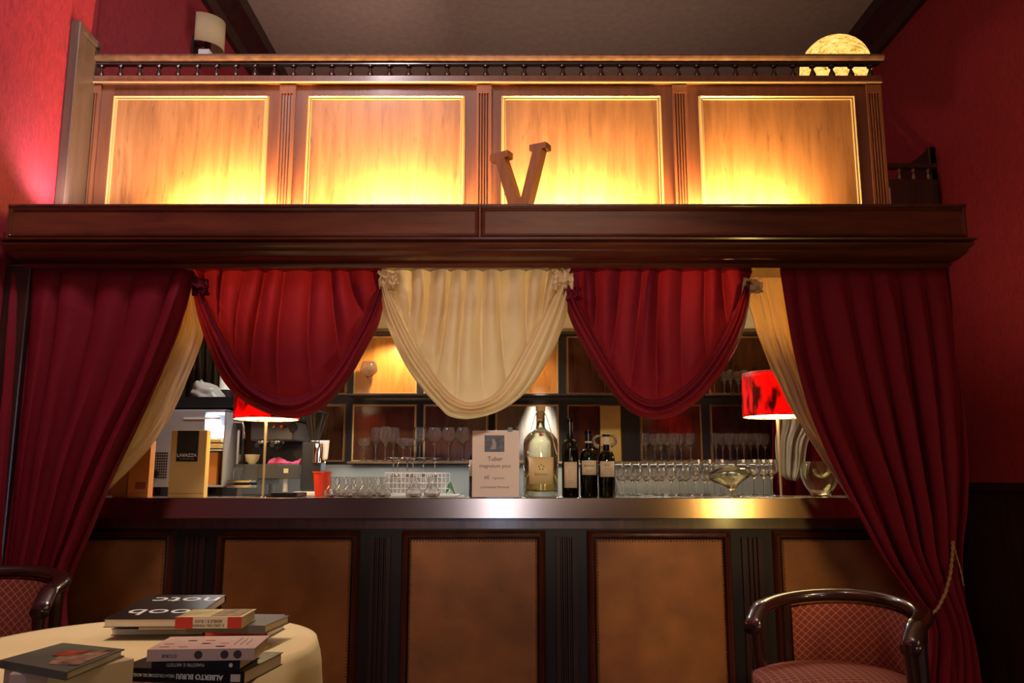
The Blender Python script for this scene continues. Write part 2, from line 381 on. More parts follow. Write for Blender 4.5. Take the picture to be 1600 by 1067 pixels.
def text(name, body, size, mat, parent, loc, rot=(PI/2, 0, 0), align='CENTER', ext=0.0004, shear=0, sx=1.0, bold=0.0):
    cu = bpy.data.curves.new('t', 'FONT'); cu.body = body; cu.size = size; cu.align_x = align; cu.align_y = 'CENTER'
    cu.extrude = ext; cu.shear = shear; cu.resolution_u = 3; cu.offset = bold
    to = bpy.data.objects.new('t', cu); COL.objects.link(to)
    me = bpy.data.meshes.new_from_object(to.evaluated_get(bpy.context.evaluated_depsgraph_get()))
    bpy.data.objects.remove(to); me.materials.clear(); me.materials.append(mat)
    o = bpy.data.objects.new(name, me); COL.objects.link(o); o.parent = parent
    o.location = loc; o.rotation_euler = rot; o.scale = (sx, 1, 1)
    return o
def frame_poly(x0, x1, z0, z1, wd, y, d, mb=None, slope=0.4):
    """mitred moulding frame with raised ridge, front face towards -y"""
    mb = mb or MB()
    prof = [(0, 0), (wd*0.15, -d*0.7), (wd*0.35, -d), (wd*0.6, -d*0.55), (wd*0.8, -d*0.75), (wd, 0)]
    n = len(prof); vs = []
    for (sx_, sz_) in ((0,0),(1,0),(1,1),(0,1)):
        for (o, dy) in prof:
            vs.append(((x1-o) if sx_ else (x0+o), y+dy, (z1-o) if sz_ else (z0+o)))
    fs = [(k*n+i, ((k+1)%4)*n+i, ((k+1)%4)*n+i+1, k*n+i+1) for k in range(4) for i in range(n-1)]
    fs += [(k*n+n-1, ((k+1)%4)*n+n-1, ((k+1)%4)*n, k*n) for k in range(4)]
    mb.add(vs, fs); return mb

# ------------------------------------------------------------------ setting
XL, XLF, XR, YP, YB, ZC = -1.968, -2.12, 2.83, 3.62, 8.0, 4.66
struct('floor', MB().box(-2.3, 3.0, -4.6, 8.2, -0.05, 0), M['floor'])
struct('ceiling', MB().box(-2.3, 3.0, -4.6, 8.2, ZC, ZC+0.05), M['ceiling'])
struct('wall_left', MB().box(XL-0.35, XL, -4.6, YP+0.02, 0, ZC), M['wallred'])
struct('wall_left_gallery', MB().box(XLF-0.1, XLF, YP+0.02, YB, 0, ZC), M['wallred'])
struct('wall_right', MB().box(XR, XR+0.1, -4.6, YB, 0, ZC), M['wallred'])
struct('wall_back', MB().box(-2.3, 3.0, YB, YB+0.1, 0, ZC), M['wallred'])
# wall behind the camera with an opening for a daylight window
wx0, wx1, wz0, wz1 = -0.36, 0.06, 0.3, 2.7
struct('wall_front', MB().box(-2.3, wx0, -4.7, -4.6, 0, ZC).box(wx1, 3.0, -4.7, -4.6, 0, ZC).box(wx0, wx1, -4.7, -4.6, 0, wz0).box(wx0, wx1, -4.7, -4.6, wz1, ZC), M['wallred'])
wf = struct('window_1', MB().box(wx0, wx1, -4.74, -4.73, wz0, wz1), emit('daylight_pane', (0.62, 0.74, 1.0), 9.0))
cm = MB()
for side, x in ((1, XLF), (-1, XR)):
    pr = [(0, -0.26), (0.03*side, -0.25), (0.05*side, -0.18), (0.10*side, -0.11), (0.15*side, -0.07), (0.17*side, 0), (0, 0)]
    cmb = MB().prism([(x+a, YP+0.02 if side == 1 else -4.6, ZC+z) for a, z in pr], (0, (YB-YP-0.02) if side == 1 else YB+4.6, 0))
    struct('trim_%d' % (1 if side == 1 else 2), cmb, M['dark'])
# dark wainscot on right wall
wz = 1.155
struct('trim_3', MB().box(XR-0.03, XR, -4.6, YB, 0, wz).box(XR-0.055, XR, -4.6, YB, wz-0.045, wz-0.012).box(XR-0.04, XR, -4.6, YB, wz-0.012, wz+0.006), M['dark'], bevel=0.004)
# left door post beside the curtain and gallery floor
struct('trim_4', MB().box(XL, XL+0.10, 3.14, 3.40, 0, 2.0), M['dark'], bevel=0.006)
struct('floor_gallery', MB().box(XLF, 1.74, 3.66, YB, 2.36, 2.50), M['cream_wall'])
struct('wall_back_bar', MB().box(XLF, 2.2, 5.06, 5.12, 0, 2.36), M['cream_wall'])

# ------------------------------------------------------------------ fascia over the bar
fx0, fx1 = W(14, 320, 3.05).x, W(1508, 320, 3.05).x
fy = 3.05
zt, zbd = Zd(319, fy), Zd(374, fy)
z416 = Zd(417, 3.09)
fa = thing('bar_fascia', 'long dark mahogany fascia beam spanning above the curtains', 'fascia', ((fx0+fx1)/2, 3.3, z416))
prof = [(-0.055, z416), (-0.052, z416+0.004), (-0.044, z416+0.012), (-0.050, z416+0.018), (-0.030, z416+0.026), (-0.012, z416+0.040), (-0.002, z416+0.052),
        (-0.006, z416+0.056), (0.004, z416+0.064), (0.014, z416+0.074), (0.016, zbd-0.018), (0.006, zbd-0.012), (0.022, zbd-0.006), (0.024, zbd), (0.0, zbd+0.006)]
link('cornice_moulding', MB().ringmould(prof, fx0, fx1, fy, 3.5), M['mahogh'], fa, world=True, smooth=True)
link('front_board', MB().box(fx0, fx1, fy, fy+0.025, zbd+0.004, zt-0.004).box(fx1-0.025, fx1, fy+0.025, 3.6, zbd+0.004, zt-0.004).box(fx0, fx0+0.025, fy+0.025, 3.6, zbd+0.004, zt-0.004), M['mahogh'], fa, world=True)
link('ledge_top', MB().box(fx0, fx1+0.004, fy-0.006, fy+0.03, zt-0.012, zt).box(fx0+0.026, fx1-0.026, fy+0.03, 3.58, zt-0.03, zt-0.012), M['mahog'], fa, world=True, bevel=0.003)
xm = W(750, 345, fy).x
for a, c in ((fx0+0.01, xm-0.005), (xm+0.005, fx1-0.008)):
    link('board_frame', frame_poly(a, c, zbd+0.010, zt-0.014, 0.014, fy, 0.008), M['mahogh'], fa, world=True, smooth=True)
link('joint_strip', MB().box(xm-0.005, xm+0.005, fy-0.009, fy, zbd+0.004, zt-0.004), M['mahogh'], fa, world=True, bevel=0.002)
link('plinth_block', MB().box(W(700, 314, 3.2).x, W(838, 314, 3.2).x, 3.10, 3.30, zt-0.014, zt+0.004), M['mahog'], fa, world=True)

# V letter
Vb = W(811, 313, 3.20); Vb.z = zt+0.004
va = math.radians(-30)
vn = Vector((math.sin(va), -math.cos(va), 0))     # front face normal
def onplane(px, py, P, n):
    d = ray(px, py); o = Vector((0, 0, HC)); return o + d*((P-o).dot(n)/d.dot(n))
vpx = [(766,222),(793,214.5),(793,224),(787.5,226),(807.5,287.5),(814,287.5),(832,214),(827,215.5),(827,206.5),(852.5,201),(853,210),(846,212),(823,306),(826,313.6),(797.7,313.6),(773.5,232),(765,232)]
vl = thing('letter', 'wooden slab serif letter V standing on the fascia ledge', 'letter', Vb)
pts = [onplane(x, y, Vb, vn) for x, y in vpx]
zz = min(p.z for p in pts)
for p in pts: p.z += Vb.z-zz
for p in pts:
    if p.z < Vb.z+0.006: p.z = Vb.z
vmb = MB().prism(pts, -vn*0.045)
link('letter_body', vmb, wood('letter_wood', (0.24, 0.085, 0.025), (0.34, 0.13, 0.04), 0.5), vl, world=True)

# ------------------------------------------------------------------ gallery front panelling
gy = YP
gx0 = XL+0.002; gx1 = W(1387, 318, gy).x
gz0 = 2.2; gzt = Zd(130, gy)
gp = thing('gallery_panelling', 'cherry wood panelling glowing above the fascia, four framed panels', 'panelling', ((gx0+gx1)/2, gy, gz0))
link('backboard', MB().box(gx0, gx1, gy+0.012, gy+0.04, gz0, gzt), M['gallery'], gp, world=True)
zpt = Zd(149, gy)
for a, c in ((177, 421), (480.5, 727), (783, 1033.5), (1091, 1336)):
    xa, xc = W(a, 149, gy).x, W(c, 149, gy).x
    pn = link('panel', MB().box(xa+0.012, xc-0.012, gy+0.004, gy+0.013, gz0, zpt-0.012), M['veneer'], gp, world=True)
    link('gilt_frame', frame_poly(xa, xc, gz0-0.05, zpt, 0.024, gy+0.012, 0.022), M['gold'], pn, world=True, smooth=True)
for a, c in ((137, 159), (438, 463), (745, 768), (1050, 1073), (1352, 1375.5)):
    xa, xc = W(a, 131, gy).x, W(c, 131, gy).x; ww = xc-xa
    pm = MB(); ntop = gzt-0.05
    # fluted pilaster: profile across x extruded in z
    pf = [(0, 0), (0, -0.016)]
    for k in range(4):
        c0 = 0.14+k*0.18
        pf += [(c0, -0.016), (c0+0.03, -0.008), (c0+0.09, -0.007), (c0+0.12, -0.016)]
    pf += [(1, -0.016), (1, 0)]
    pm.prism([(xa+ww*t_, gy+0.012+dy, gz0) for t_, dy in pf], (0, 0, ntop-gz0))
    pm.box(xa, xc, gy-0.006, gy+0.012, ntop, gzt-0.01)
    link('pilaster', pm, M['gallery'], gp, world=True)
# cornice with lit underside edge
xcr = W(1375, 128, gy).x
link('cornice', MB().box(gx0, xcr, gy-0.018, gy+0.06, gzt-0.004, gzt+0.030), M['gallery'], gp, world=True, bevel=0.002)
link('gilt_bead', MB().box(gx0, xcr, gy-0.024, gy-0.016, gzt-0.008, gzt-0.001), M['gold'], gp, world=True, bevel=0.002)
# balustrade
bz0 = gzt+0.028; bz1 = Zd(97, gy)
bal = thing('balustrade', 'low gallery balustrade with polished handrail and dark turned spindles', 'balustrade', ((gx0+xcr)/2, gy+0.01, bz0))
hr = []
rp = [(-0.032, 0.004), (-0.036, 0.012), (-0.030, 0.022), (-0.016, 0.030), (0.0, 0.032), (0.016, 0.030), (0.03, 0.022), (0.036, 0.012), (0.032, 0.004), (0.02, 0), (-0.02, 0)]
link('handrail', MB().prism([(gx0, gy+0.01+a, bz1+z) for a, z in [(p[0]*1.1, p[1]*1.25) for p in rp]], (W(1378, 92, gy).x-gx0, 0, 0)), M['rail'], bal, world=True, smooth=True)
link('under_rail', MB().box(gx0, xcr, gy-0.004, gy+0.024, bz1-0.012, bz1), M['dark'], bal, world=True)
bh = bz1-0.012-bz0
sp = [(0.004, 0), (0.011, 0.0), (0.011, 0.06), (0.008, 0.10), (0.013, 0.16), (0.0135, 0.3), (0.010, 0.45), (0.006, 0.62), (0.005, 0.74), (0.009, 0.80), (0.013, 0.86), (0.013, 0.95), (0.010, 1.0), (0.004, 1.0)]
spm = MB().lathe([(r_*1.15, z*bh) for r_, z in sp], 12)
s0 = None
for k in range(41):
    x = W(157+30.1*k, 110, gy).x
    if s0 is None:
        s0 = link('spindle', spm, M['dark'], bal, smooth=True); o = s0
    else:
        o = s0.copy(); COL.objects.link(o)
    o.location = (x-bal.location.x, 0, 0)
# end boards on the side walls
z_b = W(110, 34, 3.43).z
eb = thing('end_board', 'grey brown moulded board on left wall at panelling end', 'end board', (XL, 3.5, 2.2))
link('board', MB().box(XL, XL+0.03, 3.43, gy+0.01, 2.2, z_b), M['board'], eb, world=True)
link('edge_moulding', MB().box(XL, XL+0.045, 3.425, 3.455, 2.2, z_b+0.004).box(XL, XL+0.04, 3.43, gy, z_b-0.03, z_b), M['board'], eb, world=True, bevel=0.005)
eb = thing('end_board', 'almost black board on right wall beside the back stair railing', 'end board', (XR, 5.5, 2.3))
zr = W(1465, 233, 5.3).z
link('board', MB().box(XR-0.034, XR-0.001, 5.27, 5.76, 2.2, zr), M['dark'], eb, world=True)
link('edge_moulding', MB().box(XR-0.05, XR-0.001, 5.27, 5.31, 2.2, zr+0.005), M['dark'], eb, world=True, bevel=0.005)
# stair railing at the back right
sr = thing('stair_railing', 'small dark stair railing at back right beyond the panelling', 'railing', (2.4, 5.21, 2.2))
za, zb2 = Zd(258, 5.22), Zd(282, 5.22)
link('handrail', MB().box(1.9, W(1462, 270, 5.21).x, 5.18, 5.24, za-0.03, za), M['dark'], sr, world=True, bevel=0.006)
link('lower_panel', MB().box(1.9, W(1462, 270, 5.21).x, 5.20, 5.23, 2.2, zb2), M['dark'], sr, world=True)
bh2 = za-0.03-zb2
for px in (1384, 1405, 1427, 1450):
    q = W(px, 270, 5.215)
    link('spindle', MB().lathe([(r_, zb2+z*bh2) for r_, z in sp], 10, (q.x, 5.215, 0)), M['rail'], sr, world=True, smooth=True)
for px in (1436, 1456, 1462):
    q = W(px, 300, 5.20)
    link('vertical_bead', MB().box(q.x-0.006, q.x+0.006, 5.19, 5.20, 2.2, zb2-0.05), M['dark'], sr, world=True)

# globe lamp
oc = W(1305, 108, 4.35)
gl = thing('globe_lamp', 'glowing mottled yellow globe lamp behind the right railing end', 'lamp', (oc.x, oc.y, 2.5))
link('globe', MB().lathe([(0.185*math.sin(PI*k/20)*1.03, -0.185*math.cos(PI*k/20)) for k in range(21)], 32, (0, 0, oc.z-2.5)), M['orb'], gl, smooth='all')
link('stand', MB().lathe([(0.12, 0), (0.12, 0.02), (0.015, 0.03), (0.015, oc.z-2.5-0.18), (0.05, oc.z-2.5-0.175)], 20), M['dark'], gl, smooth=True)
# wall sconce
sy = 5.15; sz = W(330, 50, 5.15).z
sc_ = thing('wall_sconce', 'cream half cylinder wall sconce on upper left red wall', 'wall lamp', (XLF, sy, sz-0.1))
R_, H_ = 0.13, 0.20
link('shade', MB().grid(lambda u, v: Vector((0.05+R_*math.sin(PI*u)*1.1, -R_*math.cos(PI*u), -0.03+H_*v)), 24, 2), cloth('sconce_shade', (0.75, 0.62, 0.36), 0.8, 0, 0.3), sc_, smooth='all', solid=0.003)
link('bracket', MB().box(0, 0.015, -0.05, 0.05, -0.12, 0.05).box(0.01, 0.09, -0.012, 0.012, 0.0, 0.02).lathe([(0.02, -0.08), (0.02, 0.04)], 12, (0.09, 0, 0)), M['dark'], sc_, smooth=True)
link('lamp_socket', MB().box(0.05, 0.12, -0.05, 0.05, -0.09, -0.05), M['white'], sc_)

# ------------------------------------------------------------------ bar counter
cy = 3.50
cx0, cx1 = XL+0.01, 1.80
ztop = Zd(778, cy); zeb = Zd(810, cy)
bc = thing('bar_counter', 'dark mahogany bar counter front with five tan leather panels', 'bar counter', (0, 3.8, 0))
py_ = cy+0.07
link('carcass', MB().box(cx0+0.02, cx1-0.02, py_, cy+0.5, 0.0, zeb), M['mattdark'], bc, world=True)
zl = Zd(843, py_)
halfw = (W(550, 845, py_).x-W(352, 845, py_).x)/2
pitch = W(1029, 845, py_).x-W(740, 845, py_).x
x0c = W(740, 845, py_).x
MF = M['mahog']
for k in range(-2, 3):
    c = x0c+pitch*k
    lp = link('leather_panel', MB().box(c-halfw, c+halfw, py_-0.018, py_, 0.16, zl), M['leather'], bc, world=True, bevel=0.012)
    link('panel_frame', frame_poly(c-halfw-0.036, c+halfw+0.036, 0.12, zl+0.038, 0.034, py_, 0.03), MF, bc, world=True, smooth=True)
    nm = MB(); st = 0.0125
    octo = lambda cx, cz: nm.add([(cx, py_-0.022, cz)]+[(cx+0.0034*math.cos(PI*j/3), py_-0.0185, cz+0.0034*math.sin(PI*j/3)) for j in range(6)], [(0, 1+(j+1) % 6, 1+j) for j in range(6)])
    nx = int(2*halfw/st)
    for j in range(nx+1): octo(c-halfw+0.006+j*(2*halfw-0.012)/nx, zl-0.006)
    nz = int((zl-0.16)/st)
    for j in range(nz+1):
        for sgn in (-1, 1): octo(c+sgn*(halfw-0.006), 0.166+j*(zl-0.172)/nz)
    link('nailhead_trim', nm, M['nail'], lp, world=True, kind='stuff')
for k in range(-2, 4):
    c = x0c+pitch*(k-0.5); ww = 0.085; xa = c-ww/2
    pf = [(0, 0), (0, -0.014)]
    for j in range(3):
        c0 = 0.2+j*0.22; pf += [(c0, -0.014), (c0+0.04, -0.005), (c0+0.10, -0.005), (c0+0.14, -0.014)]
    pf += [(1, -0.014), (1, 0)]
    link('fluted_pilaster', MB().prism([(xa+ww*t_, py_+dy, 0.1) for t_, dy in pf], (0, 0, zl+0.01-0.1)), M['mattdark2'], bc, world=True)
link('top_rail', MB().box(cx0+0.02, cx1-0.02, py_-0.006, py_+0.01, zl+0.045, zeb), MF, bc, world=True)
link('plinth', MB().box(cx0+0.02, cx1-0.02, py_-0.02, py_+0.01, 0, 0.10), MF, bc, world=True, bevel=0.005)
bt = thing('worktop', 'polished bar top with brushed bronze front edge', 'worktop', (0, 3.8, ztop-0.08))
link('slab', MB().box(cx0, cx1, cy+0.012, cy+0.68, ztop-0.05, ztop-0.001).box(cx0, -0.75, cy+0.68, 4.75, ztop-0.05, ztop-0.001), M['bartop'], bt, world=True)
link('metal_edge', MB().box(cx0, cx1, cy, cy+0.012, zeb, ztop).box(cx0, cx1, cy, cy+0.03, ztop-0.004, ztop), M['bronze'], bt, world=True, bevel=0.0015)
ZT = ztop

# ------------------------------------------------------------------ drapes
def interp(pl, y):
    for (xa, ya), (xb, yb) in zip(pl, pl[1:]):
        if ya <= y <= yb: return xa+(xb-xa)*(y-ya)/max(1e-6, yb-ya)
    return pl[0][0] if y < pl[0][1] else pl[-1][0]
def smoothpl(pl, n=6):
    """Catmull-Rom resample of px polyline"""
    out = []
    P = [pl[0]]+list(pl)+[pl[-1]]
    for i in range(1, len(P)-2):
        for k in range(n):
            t = k/n
            q = []
            for c in (0, 1):
                p0, p1, p2, p3 = P[i-1][c], P[i][c], P[i+1][c], P[i+2][c]
                q.append(0.5*((2*p1)+(-p0+p2)*t+(2*p0-5*p1+4*p2-p3)*t*t+(-p0+3*p1-3*p2+p3)*t**3))
            out.append(tuple(q))
    out.append(tuple(pl[-1])); return out
def drape(L, R, D0, pleats, a0, a1, seed, nu=220, nv=70, wr=0.010, mb=None):
    L = smoothpl(L); R = smoothpl(R); mb = mb or MB()
    def f(u, v):
        yl = L[0][1]+(L[-1][1]-L[0][1])*v; yr = R[0][1]+(R[-1][1]-R[0][1])*v
        xl, xr = interp(L, yl), interp(R, yr)
        px, py = xl+(xr-xl)*u, yl+(yr-yl)*u
        p = W(px, py, D0)
        nn = noise.noise(Vector((u*3.1, v*1.3, seed)))
        ph = 2*PI*(pleats*u+0.55*nn+0.12*math.sin(u*11+seed))
        amp = (a0+(a1-a0)*min(1, v*2.2))*(0.62+0.5*noise.noise(Vector((u*pleats*0.55, v*0.8, seed+9))))
        s_ = 2*abs(math.cos(ph/2))**0.75-1
        fade = min(1, v*14)
        d = amp*(0.35+0.65*fade)*(s_+0.30*math.sin(0.63*ph+seed+2*v))
        d += wr*noise.noise(Vector((u*14, v*9, seed+4)))*min(1, v*4)
        env = min(1, u*18)*min(1, (1-u)*18)
        return Vector((p.x+0.3*d*math.cos(ph)*env, p.y-d, p.z))
    mb.grid(f, nu, nv); return mb
CD = 3.17
# red side curtains
lc = link('side_curtain', drape([(22, 414), (14, 560), (2, 720), (-6, 900), (-10, 1080), (-14, 1277)], [(306, 414), (280, 500), (240, 600), (200, 680), (165, 755), (132, 835), (104, 900), (92, 950), (104, 1060), (118, 1277)],
            CD-0.02, 5.5, 0.034, 0.058, 1.3), M['redthick'], smooth='all', solid=0.002)
tag(lc, 'crimson full length curtain drawn aside at left end of bar', 'curtain')
rc = link('side_curtain', drape([(1217, 414), (1226, 480), (1240, 560), (1262, 640), (1290, 710), (1330, 790), (1372, 868), (1412, 925), (1442, 968), (1446, 1010), (1440, 1080), (1430, 1277)],
            [(1476, 414), (1494, 520), (1506, 620), (1511, 720), (1508, 800), (1502, 860), (1504, 910), (1512, 965), (1522, 1010), (1532, 1080), (1550, 1277)], CD-0.02, 6.5, 0.034, 0.058, 5.1), M['redthick'], smooth='all', solid=0.002)
tag(rc, 'crimson full length curtain tied back with a cord at right', 'curtain')
# cream side drapes beneath them
lcr = link('cream_drape', drape([(288, 418), (262, 500), (222, 590), (180, 670), (145, 735), (120, 775)], [(306, 418), (308, 462), (320, 512), (300, 575), (266, 650), (222, 712), (150, 783)],
            CD+0.09, 3.6, 0.006, 0.016, 8.2, 70, 60, 0.012), M['creamc'], smooth='all', solid=0.002)
tag(lcr, 'narrow cream drape peeking out from behind left crimson curtain', 'curtain')
rcr = link('cream_drape', drape([(1172, 418), (1164, 448), (1176, 500), (1190, 545), (1215, 600), (1244, 655), (1286, 720), (1330, 786)], [(1232, 418), (1240, 470), (1250, 530), (1268, 600), (1290, 670), (1318, 735), (1348, 800)],
            CD+0.09, 5, 0.009, 0.022, 3.7, 90, 60, 0.02), M['creamc'], smooth='all', solid=0.002)
tag(rcr, 'cream drape lit golden by red lamp beside right crimson curtain', 'curtain')
def swag(topL, topR, ytop, inner, outer, D0, pleats, seed, mat, nr=3, trim=0):
    inner = smoothpl(inner, 8); outer = smoothpl(outer, 8)
    def along(pl, s):
        # arclength parameter
        ds = [0]
        for a, c in zip(pl, pl[1:]): ds.append(ds[-1]+math.hypot(c[0]-a[0], c[1]-a[1]))
        t = s*ds[-1]
        for i in range(len(ds)-1):
            if t <= ds[i+1]+1e-9:
                k = (t-ds[i])/max(1e-6, ds[i+1]-ds[i]); return (pl[i][0]+(pl[i+1][0]-pl[i][0])*k, pl[i][1]+(pl[i+1][1]-pl[i][1])*k)
        return pl[-1]
    mb = MB()
    nu, nv = 200, 44
    IN = [along(inner, i/nu) for i in range(nu+1)]; OU = [along(outer, i/nu) for i in range(nu+1)]
    def panel(u, v):
        i = round(u*nu); bx, by = IN[i]; e = v**1.15
        tx, ty = topL+(topR-topL)*u, ytop
        px = tx+(bx-tx)*e; py = ty+(by+6-ty)*v
        nn = noise.noise(Vector((u*4, v*0.9, seed)))
        ph = 2*PI*(pleats*u+0.5*nn)
        amp = 0.026*(0.5+0.9*math.sin(PI*min(1, v*0.9+0.12)))*(0.75+0.6*noise.noise(Vector((u*7, v, seed+5))))
        s_ = 2*abs(math.cos(ph/2))**0.7-1
        d = 0.045*math.sin(PI*v*0.9)*math.sin(PI*u)+amp*(s_+0.25*math.sin(0.7*ph+seed))+0.006*noise.noise(Vector((u*12, v*8, seed+2)))*v
        d -= 0.02*max(0, v-0.85)/0.15
        return W(px, py, D0-0.004-d)
    mb.grid(panel, nu, nv)
    def roll(u, t):
        i = round(u*nu); a = IN[i]; c = OU[i]
        px = a[0]+(c[0]-a[0])*t; py = a[1]+(c[1]-a[1])*t
        wid = math.hypot(c[0]-a[0], c[1]-a[1])/40
        nn = noise.noise(Vector((u*2.6, t*1.3, seed+20)))
        ridge = math.sin(PI*(nr*t**0.8+0.9*nn+0.6*u))
        d = 0.012+0.052*math.sin(PI*t)**0.6*min(1.2, wid+0.25)+0.013*(2*abs(ridge)**0.6-1)*math.sin(PI*t)**0.5+0.006*noise.noise(Vector((u*9, t*3, seed+8)))
        return W(px, py, D0-0.006-d+0.03*t)
    mb.grid(roll, nu, 40)
    return mb
s1 = link('swag_valance', swag(300, 600, 414, [(306, 428), (322, 470), (352, 530), (388, 590), (430, 618), (470, 618), (512, 588), (552, 528), (580, 470), (598, 430)],
        [(300, 445), (308, 490), (326, 545), (350, 597), (388, 632), (448, 653), (500, 641), (540, 600), (572, 545), (594, 500), (603, 440)], CD, 9, 2.2, M['red']), M['red'], smooth='all')
tag(s1, 'crimson swag valance hanging in front of the left shaded lamp', 'valance')
s2 = link('swag_valance', swag(594, 894, 414, [(602, 440), (622, 480), (652, 540), (686, 594), (714, 622), (742, 628), (776, 612), (812, 558), (846, 498), (878, 440)],
        [(594, 455), (604, 505), (632, 568), (662, 610), (686, 636), (704, 651), (738, 654), (785, 640), (828, 606), (862, 552), (886, 490), (893, 430)], CD-0.015, 10, 6.4, M['creamc'], 3), M['creamc'], smooth='all')
tag(s2, 'cream swag valance in the middle between the two crimson swags', 'valance')
s3 = link('swag_valance', swag(884, 1180, 414, [(892, 440), (908, 480), (938, 540), (974, 596), (1008, 622), (1042, 620), (1084, 590), (1122, 536), (1150, 480), (1166, 438)],
        [(880, 462), (893, 505), (918, 555), (948, 602), (980, 640), (1018, 655), (1058, 648), (1098, 620), (1136, 570), (1162, 515), (1172, 462), (1174, 440)], CD, 9, 9.9, M['red']), M['red'], smooth='all')
tag(s3, 'crimson swag valance at right between cream swag and cream drape', 'valance')
def knot(px0, px1, py0, py1, D, seed, mat, parent, n=5):
    mb = MB()
    def f(u, v):
        a = PI*v
        d = 0.018*math.sin(a)+0.008*math.sin(u*n*PI+2*v+seed)+0.012*noise.noise(Vector((u*5, v*5, seed)))
        return W(px0+(px1-px0)*u+5*noise.noise(Vector((u*4, v*4, seed+1))), py0+(py1-py0)*v+5*noise.noise(Vector((u*4+3, v*4, seed+1)))+8*u*(1-v), D-0.02-d)
    mb.grid(f, 34, 28)
    return link('gathered_knot', mb, mat, parent, smooth='all', solid=0.002)
knot(1158, 1192, 432, 458, CD+0.01, 11, M['creamc'], rcr)
knot(592, 622, 421, 452, CD-0.03, 1, M['creamc'], s2)
knot(862, 896, 419, 452, CD-0.03, 4, M['creamc'], s2)
knot(300, 326, 430, 462, CD-0.02, 7, M['red'], s1)
knot(880, 908, 442, 470, CD-0.02, 2, M['red'], s3)
# rope tie back
hk = W(1489, 846, 3.10)
cp = [W(1436, 973, 3.09), W(1450, 966, 3.07), W(1466, 950, 3.07), W(1478, 925, 3.08), W(1485, 898, 3.09), W(1488, 870, 3.10), hk]
cp2 = [hk, W(1494, 866, 3.10), W(1501, 890, 3.10), W(1506, 916, 3.11)]
def twist(pts, r, n=60):
    P = []
    for i in range(n+1):
        t = i/n*(len(pts)-1); k = min(int(t), len(pts)-2); P.append(pts[k].lerp(pts[k+1], t-k))
    mb = MB()
    for ph in (0, PI):
        mb.tube([p+Vector((math.cos(i*0.9+ph), math.sin(i*0.9+ph), 0.2))*r*0.5 for i, p in enumerate(P)], r*0.62, 6)
    return mb
ro = link('tieback_cord', twist(cp, 0.006), M['rope'], smooth='all')
mbx = twist(cp2, 0.003, 24); ro2 = link('loose_strand', mbx, M['rope'], ro, smooth='all')
tag(ro, 'twisted gold cord tying back the right crimson curtain', 'cord')
# drape seen behind the right lamp
bd = link('cream_drape', drape([(1212, 424), (1214, 640), (1210, 690), (1214, 735), (1226, 748)], [(1290, 424), (1280, 640), (1262, 690), (1256, 730), (1244, 752)], 4.6, 4, 0.01, 0.02, 12, 60, 40), M['greyc'], smooth='all', solid=0.002)
tag(bd, 'pale grey drape hanging behind the lamp with red shade', 'curtain')
rd = link('rear_curtain', drape([(1206, 428), (1206, 800)], [(1330, 428), (1330, 800)], 4.75, 5, 0.01, 0.02, 13, 60, 6), M['redthick'], smooth='all', solid=0.002)
tag(rd, 'dark red cloth below the pale grey drape at bar right', 'curtain')

# ------------------------------------------------------------------ back bar
DB = 5.0
bb = thing('wall_panelling', 'dark glossy wood panelled wall with gilt frames behind the bar', 'panelling', (0, DB+0.03, 0))
bx0, bx1 = W(250, 650, DB).x, W(1330, 650, DB).x
zhead = Zd(524, DB)
link('backboard', MB().box(bx0, bx1, DB+0.01, DB+0.05, Zd(726, DB), zhead), M['mattdark'], bb, world=True)
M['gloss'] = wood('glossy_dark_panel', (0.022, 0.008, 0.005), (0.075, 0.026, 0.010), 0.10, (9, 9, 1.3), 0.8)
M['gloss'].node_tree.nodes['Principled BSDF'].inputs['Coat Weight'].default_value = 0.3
M['amber_lit'] = wood('lamplit_panel', (0.40, 0.150, 0.030), (0.56, 0.23, 0.055), 0.25, (9, 9, 1.3), 0.5, streak=0.3)
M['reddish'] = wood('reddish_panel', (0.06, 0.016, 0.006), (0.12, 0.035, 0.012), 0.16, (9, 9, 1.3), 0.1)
M['gilt_unlit'] = plain('unlit_gilt', (0.42, 0.26, 0.11), 0.35, 0.7)
cols = [(325, 428), (437, 540), (549, 651), (660.5, 763), (773, 874), (885.5, 972), (1000, 1098), (1109.5, 1212)]
for ci, (a, c) in enumerate(cols):
    for ri, (yt, yb) in enumerate(((524, 617.5), (631, 722.5))):
        xa, xc = W(a, 670, DB).x, W(c, 670, DB).x; z1_, z0_ = Zd(yt, DB), Zd(yb, DB)
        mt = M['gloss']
        if ri == 0 and ci in (2, 3, 4): mt = M['amber_lit']  # middle bays use warmer copies of the panel wood, lamplight in the colour
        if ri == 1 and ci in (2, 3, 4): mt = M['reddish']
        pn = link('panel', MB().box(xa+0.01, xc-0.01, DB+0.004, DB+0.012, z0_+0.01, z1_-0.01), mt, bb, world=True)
        link('gilt_frame', frame_poly(xa, xc, z0_, z1_, 0.017, DB+0.01, 0.012), M['gold'] if ci in (2, 3, 4) else M['gilt_unlit'], pn, world=True, smooth=True)  # gilt has a brighter copy for lit bays, a darker one elsewhere
struct('trim_5', MB().box(-1.9, 1.9, DB-0.05, DB+0.06, zhead, zhead+0.016), M['dark'])
# pale golden strip painted as a reflection in the glossy panelling
link('reflection_strip', MB().box(W(938, 680, DB).x, W(970, 680, DB).x, DB-0.006, DB+0.01, Zd(724, DB), Zd(634, DB)), plain('painted_reflection', (0.50, 0.30, 0.06), 0.4, var=0.2, bscale=6), bb, world=True, bevel=0.002)
